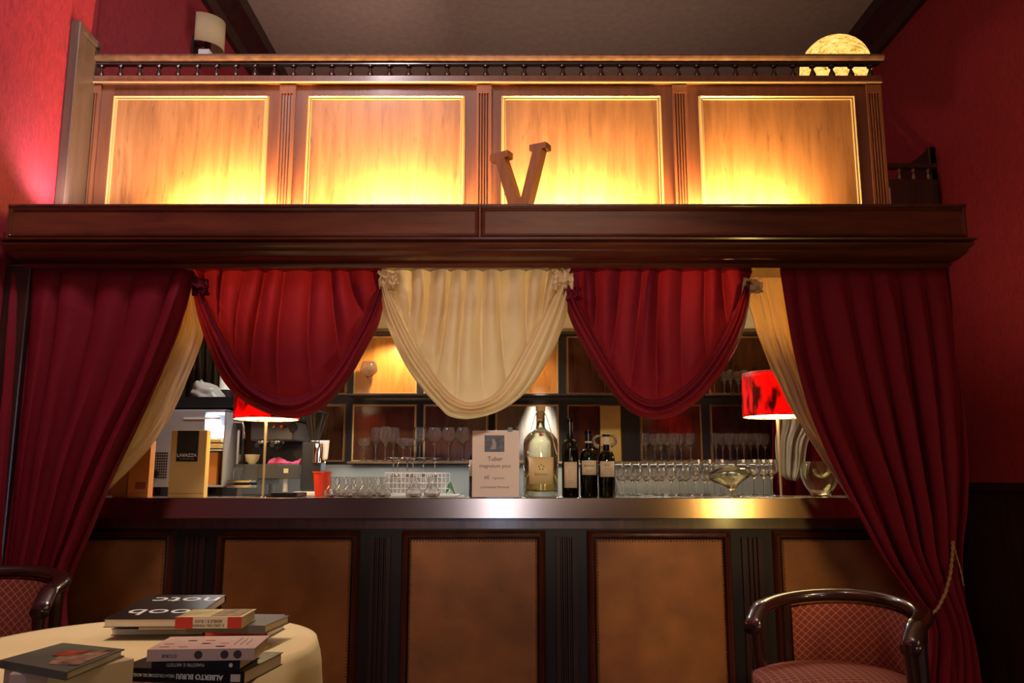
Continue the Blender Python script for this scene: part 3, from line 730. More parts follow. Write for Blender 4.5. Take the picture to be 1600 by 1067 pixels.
# backsplash + back counter
bs = link('backsplash', MB().box(-1.6, 1.75, DB-0.02, DB+0.05, 0.93, Zd(726, DB)), plain('grey_backsplash', (0.27, 0.26, 0.22), 0.4, 0.2)); tag(bs, 'grey metallic backsplash strip below the rear glass shelf', 'backsplash')
bk = link('back_counter', MB().box(-0.70, 1.75, 4.45, DB+0.05, 0, 0.93), M['dark']); tag(bk, 'low dark service counter behind the bar below backsplash', 'counter')
sh_z = Zd(721, 4.86)
sh1 = link('shelf', MB().box(W(545, 720, 4.86).x, W(1215, 720, 4.86).x, 4.80, DB-0.002, sh_z-0.012, sh_z), plain('shelf_board', (0.20, 0.12, 0.06), 0.25)); tag(sh1, 'long lower rear shelf carrying stemmed glasses', 'shelf')
sh_z2 = Zd(616, 4.88)
sh2 = link('shelf', MB().box(W(545, 616, 4.88).x, W(1215, 616, 4.88).x, 4.84, DB-0.002, sh_z2-0.010, sh_z2), M['dark']); tag(sh2, 'upper rear shelf between the two rows of wall panels', 'shelf')

# glassware -------------------------------------------------------
def goblet(h, rb, bowl_h, rim, foot, seg=20, t=0.0014):
    """closed lathe profile for a stemmed glass"""
    sh = h-bowl_h
    out = [(0.0, 0.0), (foot, 0.0), (foot, 0.0015), (foot*0.5, 0.004), (0.0045, 0.010), (0.0032, sh*0.5), (0.0040, sh-0.004), (0.010, sh+0.001)]
    N = 8
    bowl = []
    for i in range(1, N+1):
        q = i/N
        r = rb*math.sin(min(1.0, q*1.9)*PI/2)
        if q > 0.53: r = rb+(rim-rb)*((q-0.53)/0.47)**1.6
        bowl.append((max(0.010, r), sh+0.001+bowl_h*q*0.995))
    inner = [(max(0, r-t), z) for r, z in reversed(bowl)]+[(0.0, sh+0.006)]
    return MB().lathe(out+bowl+inner, seg)
G_RED = goblet(0.185, 0.040, 0.095, 0.031, 0.034)
G_TALL = goblet(0.205, 0.037, 0.115, 0.029, 0.033)
G_SMALL = goblet(0.135, 0.037, 0.060, 0.036, 0.032)
G_BURG = goblet(0.20, 0.052, 0.100, 0.036, 0.038)
G_WHITE = goblet(0.165, 0.031, 0.085, 0.026, 0.030)
gl_first = {}
def stem(key, mbk, px, D, z, label, group, mat=None, flip=False, name='wine_glass', scale=1.0):
    x = W(px, 700, D).x
    if key not in gl_first:
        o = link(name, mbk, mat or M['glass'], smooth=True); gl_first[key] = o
    else:
        o = gl_first[key].copy(); COL.objects.link(o)
    o.location = (x, D, z); o.scale = (scale,)*3; o.rotation_euler = (0, 0, 0)
    if flip:
        o.rotation_euler = (PI, 0, 0); 
    tag(o, label, 'glass', group); return o
zs = sh_z+0.0005
stem('small', G_SMALL, 569, 4.87, zs, 'small stemmed glass at left end of lower shelf', 'glasses on the lower shelf')
for i, px in enumerate((587, 602, 615)):
    stem('tall', G_TALL, px, 4.92 if i != 1 else 4.85, zs, ('tall stemmed glass left of three before second panel', 'tall stemmed glass in the middle of three before second panel', 'tall stemmed glass right of three before second panel')[i], 'glasses on the lower shelf', scale=0.97)
stem('small', G_SMALL, 630, 4.86, zs, 'small stemmed glass left of the pair above wire rack', 'glasses on the lower shelf')
stem('small', G_SMALL, 642, 4.92, zs, 'small stemmed glass right of the pair above wire rack', 'glasses on the lower shelf')
for px, lb in ((656, 'stemmed glass standing before the stile between two panels'), (679, 'round wine glass first of three left of the menu card'), (701, 'round wine glass second of three left of the menu card'), (723, 'round wine glass nearest the menu card on lower shelf')):
    stem('red', G_RED, px, 4.87, zs, lb, 'glasses on the lower shelf', scale=1.06)
stem('burg', G_BURG, 573, 4.93, sh_z2+0.0005, 'large burgundy glass before the bright amber panel', 'glasses on the upper shelf')
stem('burg', G_BURG, 486, 4.93, sh_z2+0.0005, 'burgundy glass partly hidden behind left crimson swag', 'glasses on the upper shelf', scale=0.8)
for k, px in enumerate((1009, 1023, 1033, 1044, 1054, 1064, 1079)):
    stem('white', G_WHITE, px, 4.86+0.07*(k % 2), zs, 'thin stemmed glass on dark shelf under right crimson swag', 'glasses on the dark right shelf', scale=0.98)
for k, px in enumerate((1118, 1129, 1140, 1151, 1162, 1173, 1184, 1195)):
    stem('white', G_WHITE, px, 4.86+0.07*(k % 2), zs, 'thin stemmed glass on dark shelf left of red lamp', 'glasses on the dark right shelf beside lamp', scale=0.98)
for k, px in enumerate((1120, 1136, 1146, 1158, 1168, 1180, 1190, 1203)):
    stem('white', G_WHITE, px, 4.88+0.06*(k % 2), sh_z2+0.0005, 'thin stemmed glass on top shelf above the red lamp', 'glasses on the top right shelf', scale=0.86)
stem('burg', G_BURG, 947, 4.93, sh_z2+0.0005, 'burgundy glass on top shelf beside right crimson swag edge', 'glasses on the upper shelf', scale=0.8)
# glasses crowd on the bar at right
for k in range(14):
    stem('white', G_WHITE, 966+k*13.5, 4.10, ZT, 'wine glass in rear rank of glasses on the bar right', 'rear rank of glasses on the bar', scale=0.95)
for k in range(12):
    stem('red', G_RED, 972+k*12.5+3*math.sin(k*2.1), 3.99, ZT, 'wine glass in middle rank of glasses on the bar right', 'middle rank of glasses on the bar', scale=0.70)
for px, lb in ((1086, 'tall wine glass left of the flat decanter, behind it'), (1104, 'tall wine glass just behind left rim of flat decanter'), (1124, 'tall wine glass behind the middle of flat decanter'), (1158, 'tall wine glass behind right part of flat decanter'), (1176, 'tall wine glass by right rim of flat decanter'), (1191, 'tall wine glass second from lamp pole'), (1203, 'tall wine glass nearest the lamp pole')):
    stem('red', G_RED, px, 4.04, ZT, lb, 'tall glasses by the lamp', scale=0.92)

# small carafes
cz = [(0.0, 0.0), (0.024, 0.0), (0.033, 0.008), (0.035, 0.020), (0.030, 0.034), (0.018, 0.048), (0.013, 0.060), (0.013, 0.072), (0.020, 0.086)]
ci_ = [(0.0185, 0.0855), (0.0112, 0.072), (0.0112, 0.060), (0.0165, 0.047), (0.028, 0.034), (0.0325, 0.020), (0.030, 0.009), (0.0, 0.004)]
CAR = MB().lathe(cz+ci_, 24)
for px, D in ((521, 3.62), (536, 3.72), (549, 3.62), (561, 3.76), (573, 3.63), (585, 3.78)):
    stem('car', CAR, px, D, ZT, 'small glass carafe in cluster beside the red bucket', 'carafe cluster by the red bucket', name='carafe')
stem('car', CAR, 600, 3.64, ZT, 'small glass carafe in front of left side of white rack', 'single carafes', name='carafe')
stem('car', CAR, 648, 3.62, ZT, 'small glass carafe before middle of white wire rack', 'single carafes', name='carafe')
stem('car', CAR, 676, 3.62, ZT, 'small glass carafe before right end of white wire rack', 'single carafes', name='carafe')

# wire rack and upside-down glasses
rx0, rx1 = W(602, 750, 3.80).x, W(696, 750, 3.80).x
rk = thing('wire_rack', 'white wire dish rack on the bar holding upturned glasses', 'rack', ((rx0+rx1)/2, 3.93, ZT))
def rackmb():
    mb = MB(); r = 0.0017; y0, y1 = 3.80, 4.06; zt_ = ZT+0.105
    for z in (ZT+0.012, ZT+0.035, ZT+0.06, ZT+0.085, zt_):
        rr = r*1.6 if z == zt_ else r
        mb.tube([(rx0, y0, z), (rx1, y0, z)], rr, 6).tube([(rx0, y1, z), (rx1, y1, z)], rr, 6).tube([(rx0, y0, z), (rx0, y1, z)], rr, 6).tube([(rx1, y0, z), (rx1, y1, z)], rr, 6)
    n = 15
    for i in range(n+1):
        x = rx0+(rx1-rx0)*i/n
        mb.tube([(x, y0, ZT+0.01), (x, y0, zt_)], r, 6).tube([(x, y1, ZT+0.01), (x, y1, zt_)], r, 6).tube([(x, y0, ZT+0.012), (x, y1, ZT+0.012)], r, 6)
    return mb
link('wire_basket', rackmb(), M['whiteplastic'], rk, world=True, smooth=True)
link('drip_tray', MB().box(rx0+0.03, rx1+0.05, 3.79, 4.09, ZT, ZT+0.008), M['white'], rk, world=True, bevel=0.002)
for px, D in ((615, 3.86), (622, 3.98), (637, 3.87), (646, 3.99), (662, 3.87), (680, 3.95)):
    o = stem('red', G_RED, px, D, ZT+0.018, 'upturned wine glass drying in the white wire rack', 'upturned glasses in the rack', flip=True, scale=0.86)
    o.location.z = ZT+0.018+0.185*0.86
lf = link('leaf_sprig', MB().grid(lambda u, v: W(694+18*u, 770-14*math.sin(PI*u)*(0.3+0.7*v)+3*math.sin(9*u), 4.0+0.03*v), 16, 6), M['leaf'], smooth='all', solid=0.002); tag(lf, 'green leafy sprig beside right end of white rack', 'sprig')

# bottles --------------------------------------------------------
def bottle(px, D, h, r, neck_h, neck_r, mat, label, capm, lab=None, name='wine_bottle', sq=0.05, caph=0.05, cap_r=None, group='dark wine bottles on the bar'):
    x = W(px, 740, D).x
    t = thing(name, label, 'bottle', (x, D, ZT), 0, group)
    sh = h-neck_h-sq
    pr = [(0, 0.0), (r*0.9, 0), (r, 0.006), (r, sh)]
    for i in range(1, 9):
        q = i/8; pr.append((neck_r+(r-neck_r)*(math.cos(q*PI/2)**0.9 if q < 1 else 0), sh+sq*math.sin(q*PI/2)))
    pr += [(neck_r, h-0.012), (neck_r*1.2, h-0.012), (neck_r*1.2, h-0.002), (neck_r*0.9, h), (0, h)]
    link('glass_body', MB().lathe(pr, 32), mat, t, smooth=True)
    if capm:
        cr = cap_r or neck_r*1.12
        link('capsule', MB().lathe([(cr, h-caph), (cr, h+0.0008), (0, h+0.0015)], 20), capm, t, smooth=True)
    if lab:
        z0, z1, half, mt = lab
        pts = []
        n = 14
        lm = MB().grid(lambda u, v: Vector((math.sin((u*2-1)*half)*(r+0.0006), -math.cos((u*2-1)*half)*(r+0.0006), z0+(z1-z0)*v)), n, 1)
        lo = link('paper_label', lm, mt, t, smooth='all', solid=0.0004)
        return t, lo, r
    return t, None, r
DBt = 3.58
def hpx(y): return Zd(y, DBt)-ZT
cap_black = M['blackgl']
t, lo, r = bottle(891, DBt, hpx(655), 0.036, 0.085, 0.0135, M['bottle'], 'tallest dark wine bottle with narrow long label', cap_black, (hpx(762), hpx(722), 0.85, M['label']), caph=0.07)
for i in range(7): link('print_line', MB().box(-0.012, 0.010, -r-0.0016, -r-0.0012, hpx(734)-i*0.009, hpx(734)-i*0.009+0.0012), M['inkb'], lo)
t, lo, r = bottle(920, DBt, hpx(673), 0.037, 0.075, 0.0135, M['bottle'], 'dark wine bottle with black cap in middle of three', cap_black, (hpx(742), hpx(720), 1.0, M['label']), caph=0.045)
text('label_lettering', 'BAROLO', 0.011, M['ink'], lo, (0, -r-0.0014, hpx(728)))
link('neck_band', MB().lathe([(0.0150, hpx(692)), (0.0150, hpx(686))], 20), M['label'], t, smooth=True)
for i in range(2): link('print_line', MB().box(-0.014, 0.014, -r-0.0016, -r-0.0012, hpx(735)-i*0.006, hpx(735)-i*0.006+0.001), M['inkb'], lo)
t, lo, r = bottle(948, DBt, hpx(678), 0.036, 0.070, 0.0135, M['bottle'], 'dark wine bottle with pale paper neck, rightmost of three', M['label'], (hpx(745), hpx(721), 1.0, M['label']), caph=0.045)
text('label_lettering', 'Nero', 0.010, M['ink'], lo, (-0.004, -r-0.0014, hpx(727)))
for i in range(3): link('print_line', MB().box(-0.016, 0.016, -r-0.0016, -r-0.0012, hpx(732)-i*0.006, hpx(732)-i*0.006+0.001), M['inkb'], lo)
t, lo, r = bottle(746, 3.66, 0.25, 0.037, 0.06, 0.0135, M['bottle'], 'dark wine bottle almost hidden behind the menu card', cap_black, (0.09, 0.16, 1.2, M['label']))
# demijohn with cork and string
x = W(845, 740, DBt+0.03).x; DJ = DBt+0.03
rj = 0.074; hj = Zd(642, DJ)-ZT
t = thing('display_bottle', 'big clear glass bottle with cork and cream label on bar', 'bottle', (x, DJ, ZT))
shj = Zd(693, DJ)-ZT
outp = [(0, 0), (rj*0.85, 0), (rj*0.98, 0.006), (rj, 0.02), (rj, shj), (rj*0.95, shj+0.018), (rj*0.72, shj+0.042), (rj*0.42, shj+0.055), (0.021, shj+0.066), (0.0185, shj+0.08), (0.0185, hj-0.022), (0.021, hj-0.018), (0.021, hj-0.006), (0.016, hj-0.004)]
inp = [(0.014, hj-0.012), (0.0155, shj+0.08), (0.018, shj+0.068), (rj*0.42-0.004, shj+0.052), (rj*0.72-0.004, shj+0.039), (rj*0.95-0.004, shj+0.016), (rj-0.004, shj), (rj-0.004, 0.03), (rj*0.8, 0.024), (0, 0.024)]
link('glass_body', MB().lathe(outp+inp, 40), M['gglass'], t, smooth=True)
lv = Zd(764, DJ)-ZT
link('liquid', MB().lathe([(0, 0.0255), (rj*0.78, 0.0255), (rj-0.006, 0.032), (rj-0.006, 0.17), (0, 0.17)], 36), M['amber'], t, smooth=True)
link('cork', MB().lathe([(0, hj-0.03), (0.0135, hj-0.03), (0.0140, hj-0.004), (0.021, hj-0.002), (0.022, hj+0.020), (0, hj+0.022)], 20), M['cork'], t, smooth=True)
l0, l1 = Zd(756, DJ-rj)-ZT, Zd(714, DJ-rj)-ZT
lj = link('paper_label', MB().grid(lambda u, v: Vector((math.sin((u*2-1)*0.78)*(rj+0.0008), -math.cos((u*2-1)*0.78)*(rj+0.0008), l0+(l1-l0)*v)), 16, 1), plain('cream_label', (0.78, 0.56, 0.28), 0.6), t, smooth='all', solid=0.0005)
text('label_lettering', 'Baldovino', 0.014, M['inkb'], lj, (0, -rj-0.0018, l0+(l1-l0)*0.36))
dm = MB(); cxz = l0+(l1-l0)*0.62
for k in range(5):
    a = PI/2+2*PI*k/5+0.0
    p = Vector((0.010*math.cos(a), 0, 0.010*math.sin(a)+cxz))
    dm.prism([p+Vector((dx, -rj-0.0016, dz)) for dx, dz in ((0.0035, 0), (0, 0.005), (-0.0035, 0), (0, -0.005))], (0, 0.0005, 0))
link('emblem', dm, M['inkb'], lj)
for sgn, ex, ey in ((-1, 829, 672), (1, 870, 710)):
    e_ = W(ex, ey, DJ-0.06)-Vector((x, DJ, ZT))
    mid = Vector((sgn*0.035, -0.03, hj-0.06))
    a_ = Vector((sgn*0.019, -0.008, hj-0.010))
    link('string', MB().tube([a_, a_.lerp(mid, 0.5)+Vector((0, -0.002, 0.004)), mid, mid.lerp(e_, 0.5), e_], 0.0022, 6), M['cup'], t, smooth=True)
link('wax_seal', MB().lathe([(0, 0.0), (0.010, 0.0), (0.009, 0.004), (0, 0.005)], 14).xf(Matrix.Translation((0.0, -rj*0.80-0.004, shj+0.034)) @ Matrix.Rotation(PI/2-0.9, 4, 'X')), plain('seal_red', (0.35, 0.05, 0.03), 0.5), t, smooth=True)
# curled glass decanter behind bottles
def curl(cx, cz_, R0, R1, a0, a1, n=24):
    return [Vector((cx+(R0+(R1-R0)*i/n)*math.cos(a0+(a1-a0)*i/n), 0, cz_+(R0+(R1-R0)*i/n)*math.sin(a0+(a1-a0)*i/n))) for i in range(n+1)]
dx = W(945, 700, 3.74).x
dct = thing('decanter', 'clear glass decanter with two curled horns behind wine bottles', 'decanter', (dx, 3.74, ZT))
dz = Zd(690, 3.74)-ZT
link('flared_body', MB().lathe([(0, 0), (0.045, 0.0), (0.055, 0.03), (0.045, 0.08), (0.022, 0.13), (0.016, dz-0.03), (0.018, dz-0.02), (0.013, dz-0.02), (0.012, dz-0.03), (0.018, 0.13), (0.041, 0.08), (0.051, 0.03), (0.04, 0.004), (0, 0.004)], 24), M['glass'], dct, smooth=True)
for sgn in (-1, 1):
    c_ = curl(sgn*0.026, dz+0.004, 0.024, 0.022, -PI/2 if sgn == 1 else -PI/2, (-PI/2+sgn*PI*1.25), 22)
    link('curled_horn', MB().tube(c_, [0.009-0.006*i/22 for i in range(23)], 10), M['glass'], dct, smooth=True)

# flat mushroom decanter
x = W(1145, 760, 3.60).x
t = thing('decanter', 'wide flat tilted glass decanter on bar glowing gold', 'decanter', (x, 3.60, ZT))
zc_ = Zd(743, 3.60)-ZT; R = 0.094
pr = [(0, 0), (0.022, 0), (0.024, 0.003), (0.010, 0.010), (0.008, 0.022), (0.012, 0.034), (0.04, zc_-0.034), (0.075, zc_-0.018), (R, zc_), (R*0.92, zc_+0.022), (0.06, zc_+0.034), (0.03, zc_+0.040), (0.026, zc_+0.036),
      (0.055, zc_+0.030), (R*0.88, zc_+0.019), (R-0.004, zc_), (0.072, zc_-0.014), (0.038, zc_-0.029), (0.010, 0.042), (0, 0.040)]
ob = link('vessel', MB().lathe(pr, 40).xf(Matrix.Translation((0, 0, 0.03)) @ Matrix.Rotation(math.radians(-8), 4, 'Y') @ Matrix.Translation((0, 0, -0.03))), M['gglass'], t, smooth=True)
# round double glass bowl
x = W(1282, 760, 3.60).x
t = thing('glass_bowl', 'round double walled glass bowl at right end of bar', 'bowl', (x, 3.60, ZT))
R = 0.080; hb = Zd(727, 3.60)-ZT
pr = [(0, 0), (0.035, 0), (0.04, 0.004)]+[(R*math.sin(PI*0.18+PI*0.50*i/10), 0.02+(hb-0.02)*(1-math.cos(PI*0.5*i/10))*0.0+(hb-0.004)*i/10*1.0) for i in range(11)]
inn = [(r_-0.004, z) for r_, z in reversed(pr[3:])]+[(0, 0.012)]
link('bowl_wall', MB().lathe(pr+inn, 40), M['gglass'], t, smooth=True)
link('inner_cup', MB().lathe([(0.0, hb-0.055), (0.02, hb-0.050), (0.036, hb-0.034), (0.040, hb-0.015), (0.036, hb-0.015), (0.032, hb-0.032), (0.018, hb-0.046), (0, hb-0.050)], 28, (0.01, 0, 0)), M['gglass'], t, smooth=True)

# menu card
xa, xc = W(737, 725, 3.53).x, W(812, 725, 3.53).x
zs0, zs1 = ZT, Zd(672, 3.53)
mc = thing('menu_card', 'pinkish framed price card for truffles standing on bar', 'sign', ((xa+xc)/2, 3.53, ZT))
hw = (xc-xa)/2; hh = zs1-zs0
link('printed_sheet', MB().box(-hw+0.002, hw-0.002, 0.0, 0.0012, 0.003, hh-0.002), M['pinkpaper'], mc)
link('acrylic_stand', MB().box(-hw, hw, 0.0022, 0.0045, 0, hh).box(-hw, hw, 0.0045, 0.06, 0, 0.003), glass('acrylic', (0.95, 0.95, 0.95)), mc)
def sx(px): return W(px, 725, 3.53).x-(xa+xc)/2
def sz_(py): return Zd(py, 3.53)-ZT
ph = link('printed_photo', MB().box(sx(757), sx(788), -0.0006, 0.0, sz_(706), sz_(680)), plain('photo_print', (0.06, 0.05, 0.09), 0.5, var=0.7, bscale=60), mc)
link('pale_figure', MB().grid(lambda u, v: Vector((sx(770)+0.022*(u-.5)*(1-0.5*v)+0.006*math.sin(3*v), -0.0009, sz_(702)+0.042*v)), 6, 6), plain('pale_blob', (0.35, 0.28, 0.32), 0.6), ph)
text('lettering', 'Tuber', 0.026, M['ink'], mc, (sx(773.5), -0.0006, sz_(717)))
text('lettering', 'magnatum pico', 0.0215, M['ink'], mc, (sx(773.5), -0.0006, sz_(728)))
text('lettering', '6€', 0.020, M['ink'], mc, (sx(761), -0.0006, sz_(746)))
text('lettering', 'il grammo', 0.0125, M['ink'], mc, (sx(779), -0.0006, sz_(747)))
text('lettering', 'provenienza Piemonte', 0.0132, M['ink'], mc, (sx(773.5), -0.0006, sz_(761)))
link('binder_clip', MB().box(sx(793), sx(801), -0.006, 0.008, hh-0.006, hh+0.012), M['black'], mc, bevel=0.001)

# shaded lamps ----------------------------------------------------
def shade_lamp(px, D, yb, yt, R, label, pw):
    x = W(px, 700, D).x; zb = Zd(yb, D); zt_ = Zd(yt, D)
    t = thing('table_lamp', label, 'lamp', (x, D, ZT), 0, 'red shaded lamps on the bar')
    h0, h1 = zb-ZT, zt_-ZT
    N = 72
    rr = lambda u: R*(1+0.012*math.sin(u*2*PI*14))
    link('lamp_shade', MB().grid(lambda u, v: Vector((rr(u)*math.cos(2*PI*u)*(1-0.04*v), rr(u)*math.sin(2*PI*u)*(1-0.04*v), h0+(h1-h0)*v)), N, 8), M['lampred'], t, smooth='all', solid=0.002)
    link('rim_wire', MB().tube([Vector((R*math.cos(a*PI/18), R*math.sin(a*PI/18), h0)) for a in range(37)], 0.002, 6).tube([Vector((R*0.96*math.cos(a*PI/18), R*0.96*math.sin(a*PI/18), h1)) for a in range(37)], 0.002, 6), M['cup'], t, smooth=True)
    link('bulb', MB().lathe([(0.012, -0.045), (0.014, -0.02), (0.028, 0.0), (0.032, 0.02), (0.026, 0.042), (0, 0.052)], 20, (0, 0, (h0+h1)/2)), emit('bulb_glow', (1.0, 0.78, 0.42), 15), t, smooth=True)
    link('pole', MB().tube([(0, 0, 0.004), (0, 0, (h0+h1)/2-0.045)], [0.005, 0.007], 14), plain('brass_pole', (0.80, 0.62, 0.34), 0.3, 0.8), t, smooth=True)
    link('spider_fitting', MB().tube([(-R, 0, h0+0.01), (R, 0, h0+0.01)], 0.0015, 6).tube([(0, -R, h0+0.01), (0, R, h0+0.01)], 0.0015, 6), M['cup'], t, smooth=True)
    link('glow_surface', MB().lathe([(0.012, h0+0.004), (R*0.985, h0+0.004), (R*0.985, h0+0.006), (0.012, h0+0.006)], 40, closed=True), M['glow_under'], t)  # glowing disc added to give the shade a bright underside
    link('base', MB().lathe([(0, 0), (0.055, 0), (0.055, 0.003), (0.012, 0.007), (0, 0.008)], 28), M['chrome'], t, smooth=True)
    point('lamp_bulb_light', (x, D, ZT+h1-0.022), pw, (1.0, 0.72, 0.36), 0.035)
    return t
shade_lamp(1217, 3.76, 651, 584, 0.150, 'table lamp with red sequinned shade by cream drape at right', 40)
shade_lamp(414, 3.72, 655, 585, 0.142, 'table lamp with red shade mostly hidden behind left crimson swag', 26)

# ------------------------------------------------------------------ coffee corner
# cartons
def carton(name, px0, px1, yt, D, dep, mat, label, cat='box', yaw=0):
    xa, xc = W(px0, 740, D).x, W(px1, 740, D).x; h = Zd(yt, D)-ZT
    t = thing(name, label, cat, ((xa+xc)/2, D+dep/2, ZT), yaw)
    hw = (xc-xa)/2
    link('carton_body', MB().box(-hw, hw, -dep/2, dep/2, 0, h), mat, t, bevel=0.0015)
    link('flap_line', MB().box(-hw+0.001, hw-0.001, -dep/2-0.0007, -dep/2, 0.017, 0.0185), M['inkb'], t)
    return t, hw, h, dep
t, hw, h, dep = carton('coffee_carton', 264, 320, 672, 3.56, 0.045, M['yellow'], 'yellow coffee carton with black brand card on the bar')
cdx = W(293.5, 700, 3.56).x-t.location.x
kz0, kz1 = Zd(721, 3.56)-ZT, Zd(673, 3.56)-ZT
khw = (W(310, 700, 3.56).x-W(277, 700, 3.56).x)/2
cd = link('brand_card', MB().box(cdx-khw, cdx+khw, -dep/2-0.006, -dep/2-0.001, kz0, kz1), M['blackgl'], t)
text('lettering', 'LAVAZZA', 0.0190, M['white'], cd, (cdx, -dep/2-0.0066, Zd(711.5, 3.56)-ZT), bold=0.0005)
text('lettering', "ITALY'S FAVOURITE COFFEE", 0.0050, M['cup'], cd, (cdx, -dep/2-0.0066, Zd(717, 3.56)-ZT))
t, hw, h, dep = carton('carton', 201, 233, 688, 3.62, 0.05, M['orange'], 'orange carton half hidden by the left cream drape')
link('printed_patch', MB().box(-0.012, 0.032, -dep/2-0.0008, -dep/2, 0.035, 0.065), plain('rust_print', (0.30, 0.06, 0.02), 0.6), t)
carton('carton', 178, 199, 700, 3.63, 0.09, plain('brown_card', (0.40, 0.13, 0.03), 0.6), 'brown carton leftmost on the bar behind cream drape')
# steel dispensing cabinet with lit bay
xa, xc = W(232, 700, 4.0).x, W(352, 700, 4.0).x; h0 = ZT+0.04; h1 = Zd(640, 4.0)
cab = thing('steel_dispenser', 'stainless steel dispenser cabinet with lit bay behind yellow carton', 'appliance', ((xa+xc)/2, 4.15, ZT))
xs_ = W(318, 700, 4.0).x
link('housing', MB().box(xa, xs_, 4.0, 4.3, h0, h1).box(xs_, xc, 4.28, 4.3, h0, h1).box(xc-0.012, xc, 4.0, 4.3, h0, h1).box(xs_, xc, 4.0, 4.3, h1-0.012, h1).box(xs_, xc, 4.0, 4.3, h0, h0+0.01), M['steel'], cab, world=True, bevel=0.003)
for u0 in (xa+0.02, xc-0.05): link('foot', MB().box(u0, u0+0.03, 4.05, 4.25, ZT, h0), M['black'], cab, world=True)
gm = MB()
gx_0 = W(234, 720, 3.998).x; gx_1 = W(262, 720, 3.998).x
for i in range(8):
    for j in range(10):
        cx_ = gx_0+(gx_1-gx_0)*(i+0.5)/8; cz_ = Zd(748, 4.0)+(Zd(706, 4.0)-Zd(748, 4.0))*(j+0.5)/10
        gm.box(cx_-0.0036, cx_+0.0036, 3.9985, 3.9995, cz_-0.0042, cz_+0.0042)
link('perforated_grille', gm, M['black'], cab, world=True)
link('dial', MB().lathe([(0, 0), (0.020, 0), (0.018, 0.012), (0, 0.013)], 20).xf(Matrix.Translation((W(240, 738, 3.99).x, 3.999, Zd(740, 4.0))) @ Matrix.Rotation(PI/2, 4, 'X')), M['black'], cab, world=True, smooth=True)
link('glow_surface', MB().box(xs_+0.004, xc-0.03, 4.05, 4.2, Zd(682, 4.05), Zd(664, 4.05)), emit('white_diffuser', (0.85, 0.95, 1.0), 2.2), cab, world=True, bevel=0.01)
area('dispenser_light', ((xs_+xc)/2, 4.1, Zd(646, 4.0)), ((xs_+xc)/2, 4.12, 1.0), 0.1, 0.1, 1.6, (0.9, 0.96, 1.0))
for yt_, yb_ in ((686, 691), (693, 700)):
    link('yellow_tray', MB().box(xs_+0.002, xc-0.03, 4.02, 4.25, Zd(yb_, 4.02), Zd(yt_, 4.02)), M['yellow'], cab, world=True, bevel=0.002)
link('inner_shelf', MB().box(xs_+0.002, xc-0.014, 4.01, 4.27, Zd(704, 4.0), Zd(702, 4.0)), M['white'], cab, world=True)
link('brown_box', MB().box(xs_+0.002, xc-0.045, 4.03, 4.25, h0+0.011, Zd(706, 4.0)), M['orange'], cab, world=True)
link('name_plate', MB().box(W(288, 650, 4.0).x, W(345, 650, 4.0).x, 3.997, 4.0, Zd(655, 4.0), Zd(652, 4.0)), M['white'], cab, world=True)
# black shelf above with plastic bag
zsh0, zsh1 = Zd(637, 4.1), Zd(620, 4.1)
bsx0, bsx1 = -1.90, W(372, 630, 4.1).x
blk = thing('shelf_unit', 'black shelf unit standing above the steel dispenser', 'shelf unit', ((bsx0+bsx1)/2, 4.25, ZT))
link('shelf_board', MB().box(bsx0, bsx1, 4.1, 4.4, zsh0, zsh1), M['black'], blk, world=True)
for u0, u1 in ((bsx0, bsx0+0.03), (W(228, 630, 4.1).x-0.03, W(228, 630, 4.1).x)): link('upright', MB().box(u0, u1, 4.34, 4.4, ZT, zsh0), M['black'], blk, world=True)
bg = MB()
def bagf(u, v):
    a = 2*PI*u; rr = 1-v**2.2*0.92
    n_ = 1+0.22*noise.noise(Vector((math.cos(a)*1.5, math.sin(a)*1.5, v*3)))
    return Vector((0.085*math.cos(a)*rr*n_-0.06*v, 0.07*math.sin(a)*rr*n_, 0.09*v**0.8*n_ if v < 1 else 0.085))
bagp = W(330, 618, 4.22)
bo = link('plastic_bag', bg.grid(bagf, 40, 16), M['plasticbag'], smooth='all'); bo.location = (bagp.x, 4.22, zsh1); tag(bo, 'crumpled translucent plastic bag on the black shelf', 'bag')
jt = thing('jar', 'white canister with black cap at right end of black shelf', 'jar', (W(352, 610, 4.3).x, 4.30, zsh1))
link('canister_body', MB().lathe([(0, 0.0), (0.030, 0.0), (0.030, 0.055), (0, 0.055)], 20), M['black'], jt, smooth=True)
link('white_sleeve', MB().lathe([(0.031, 0.055), (0.031, 0.15), (0, 0.152)], 20), M['white'], jt, smooth=True)
dkc = link('rear_curtain', drape([(255, 424), (255, 800)], [(372, 424), (372, 800)], 4.82, 9, 0.012, 0.02, 31, 120, 8), M['black'], smooth='all', solid=0.002); tag(dkc, 'black pleated hanging behind the black shelf at left', 'curtain')
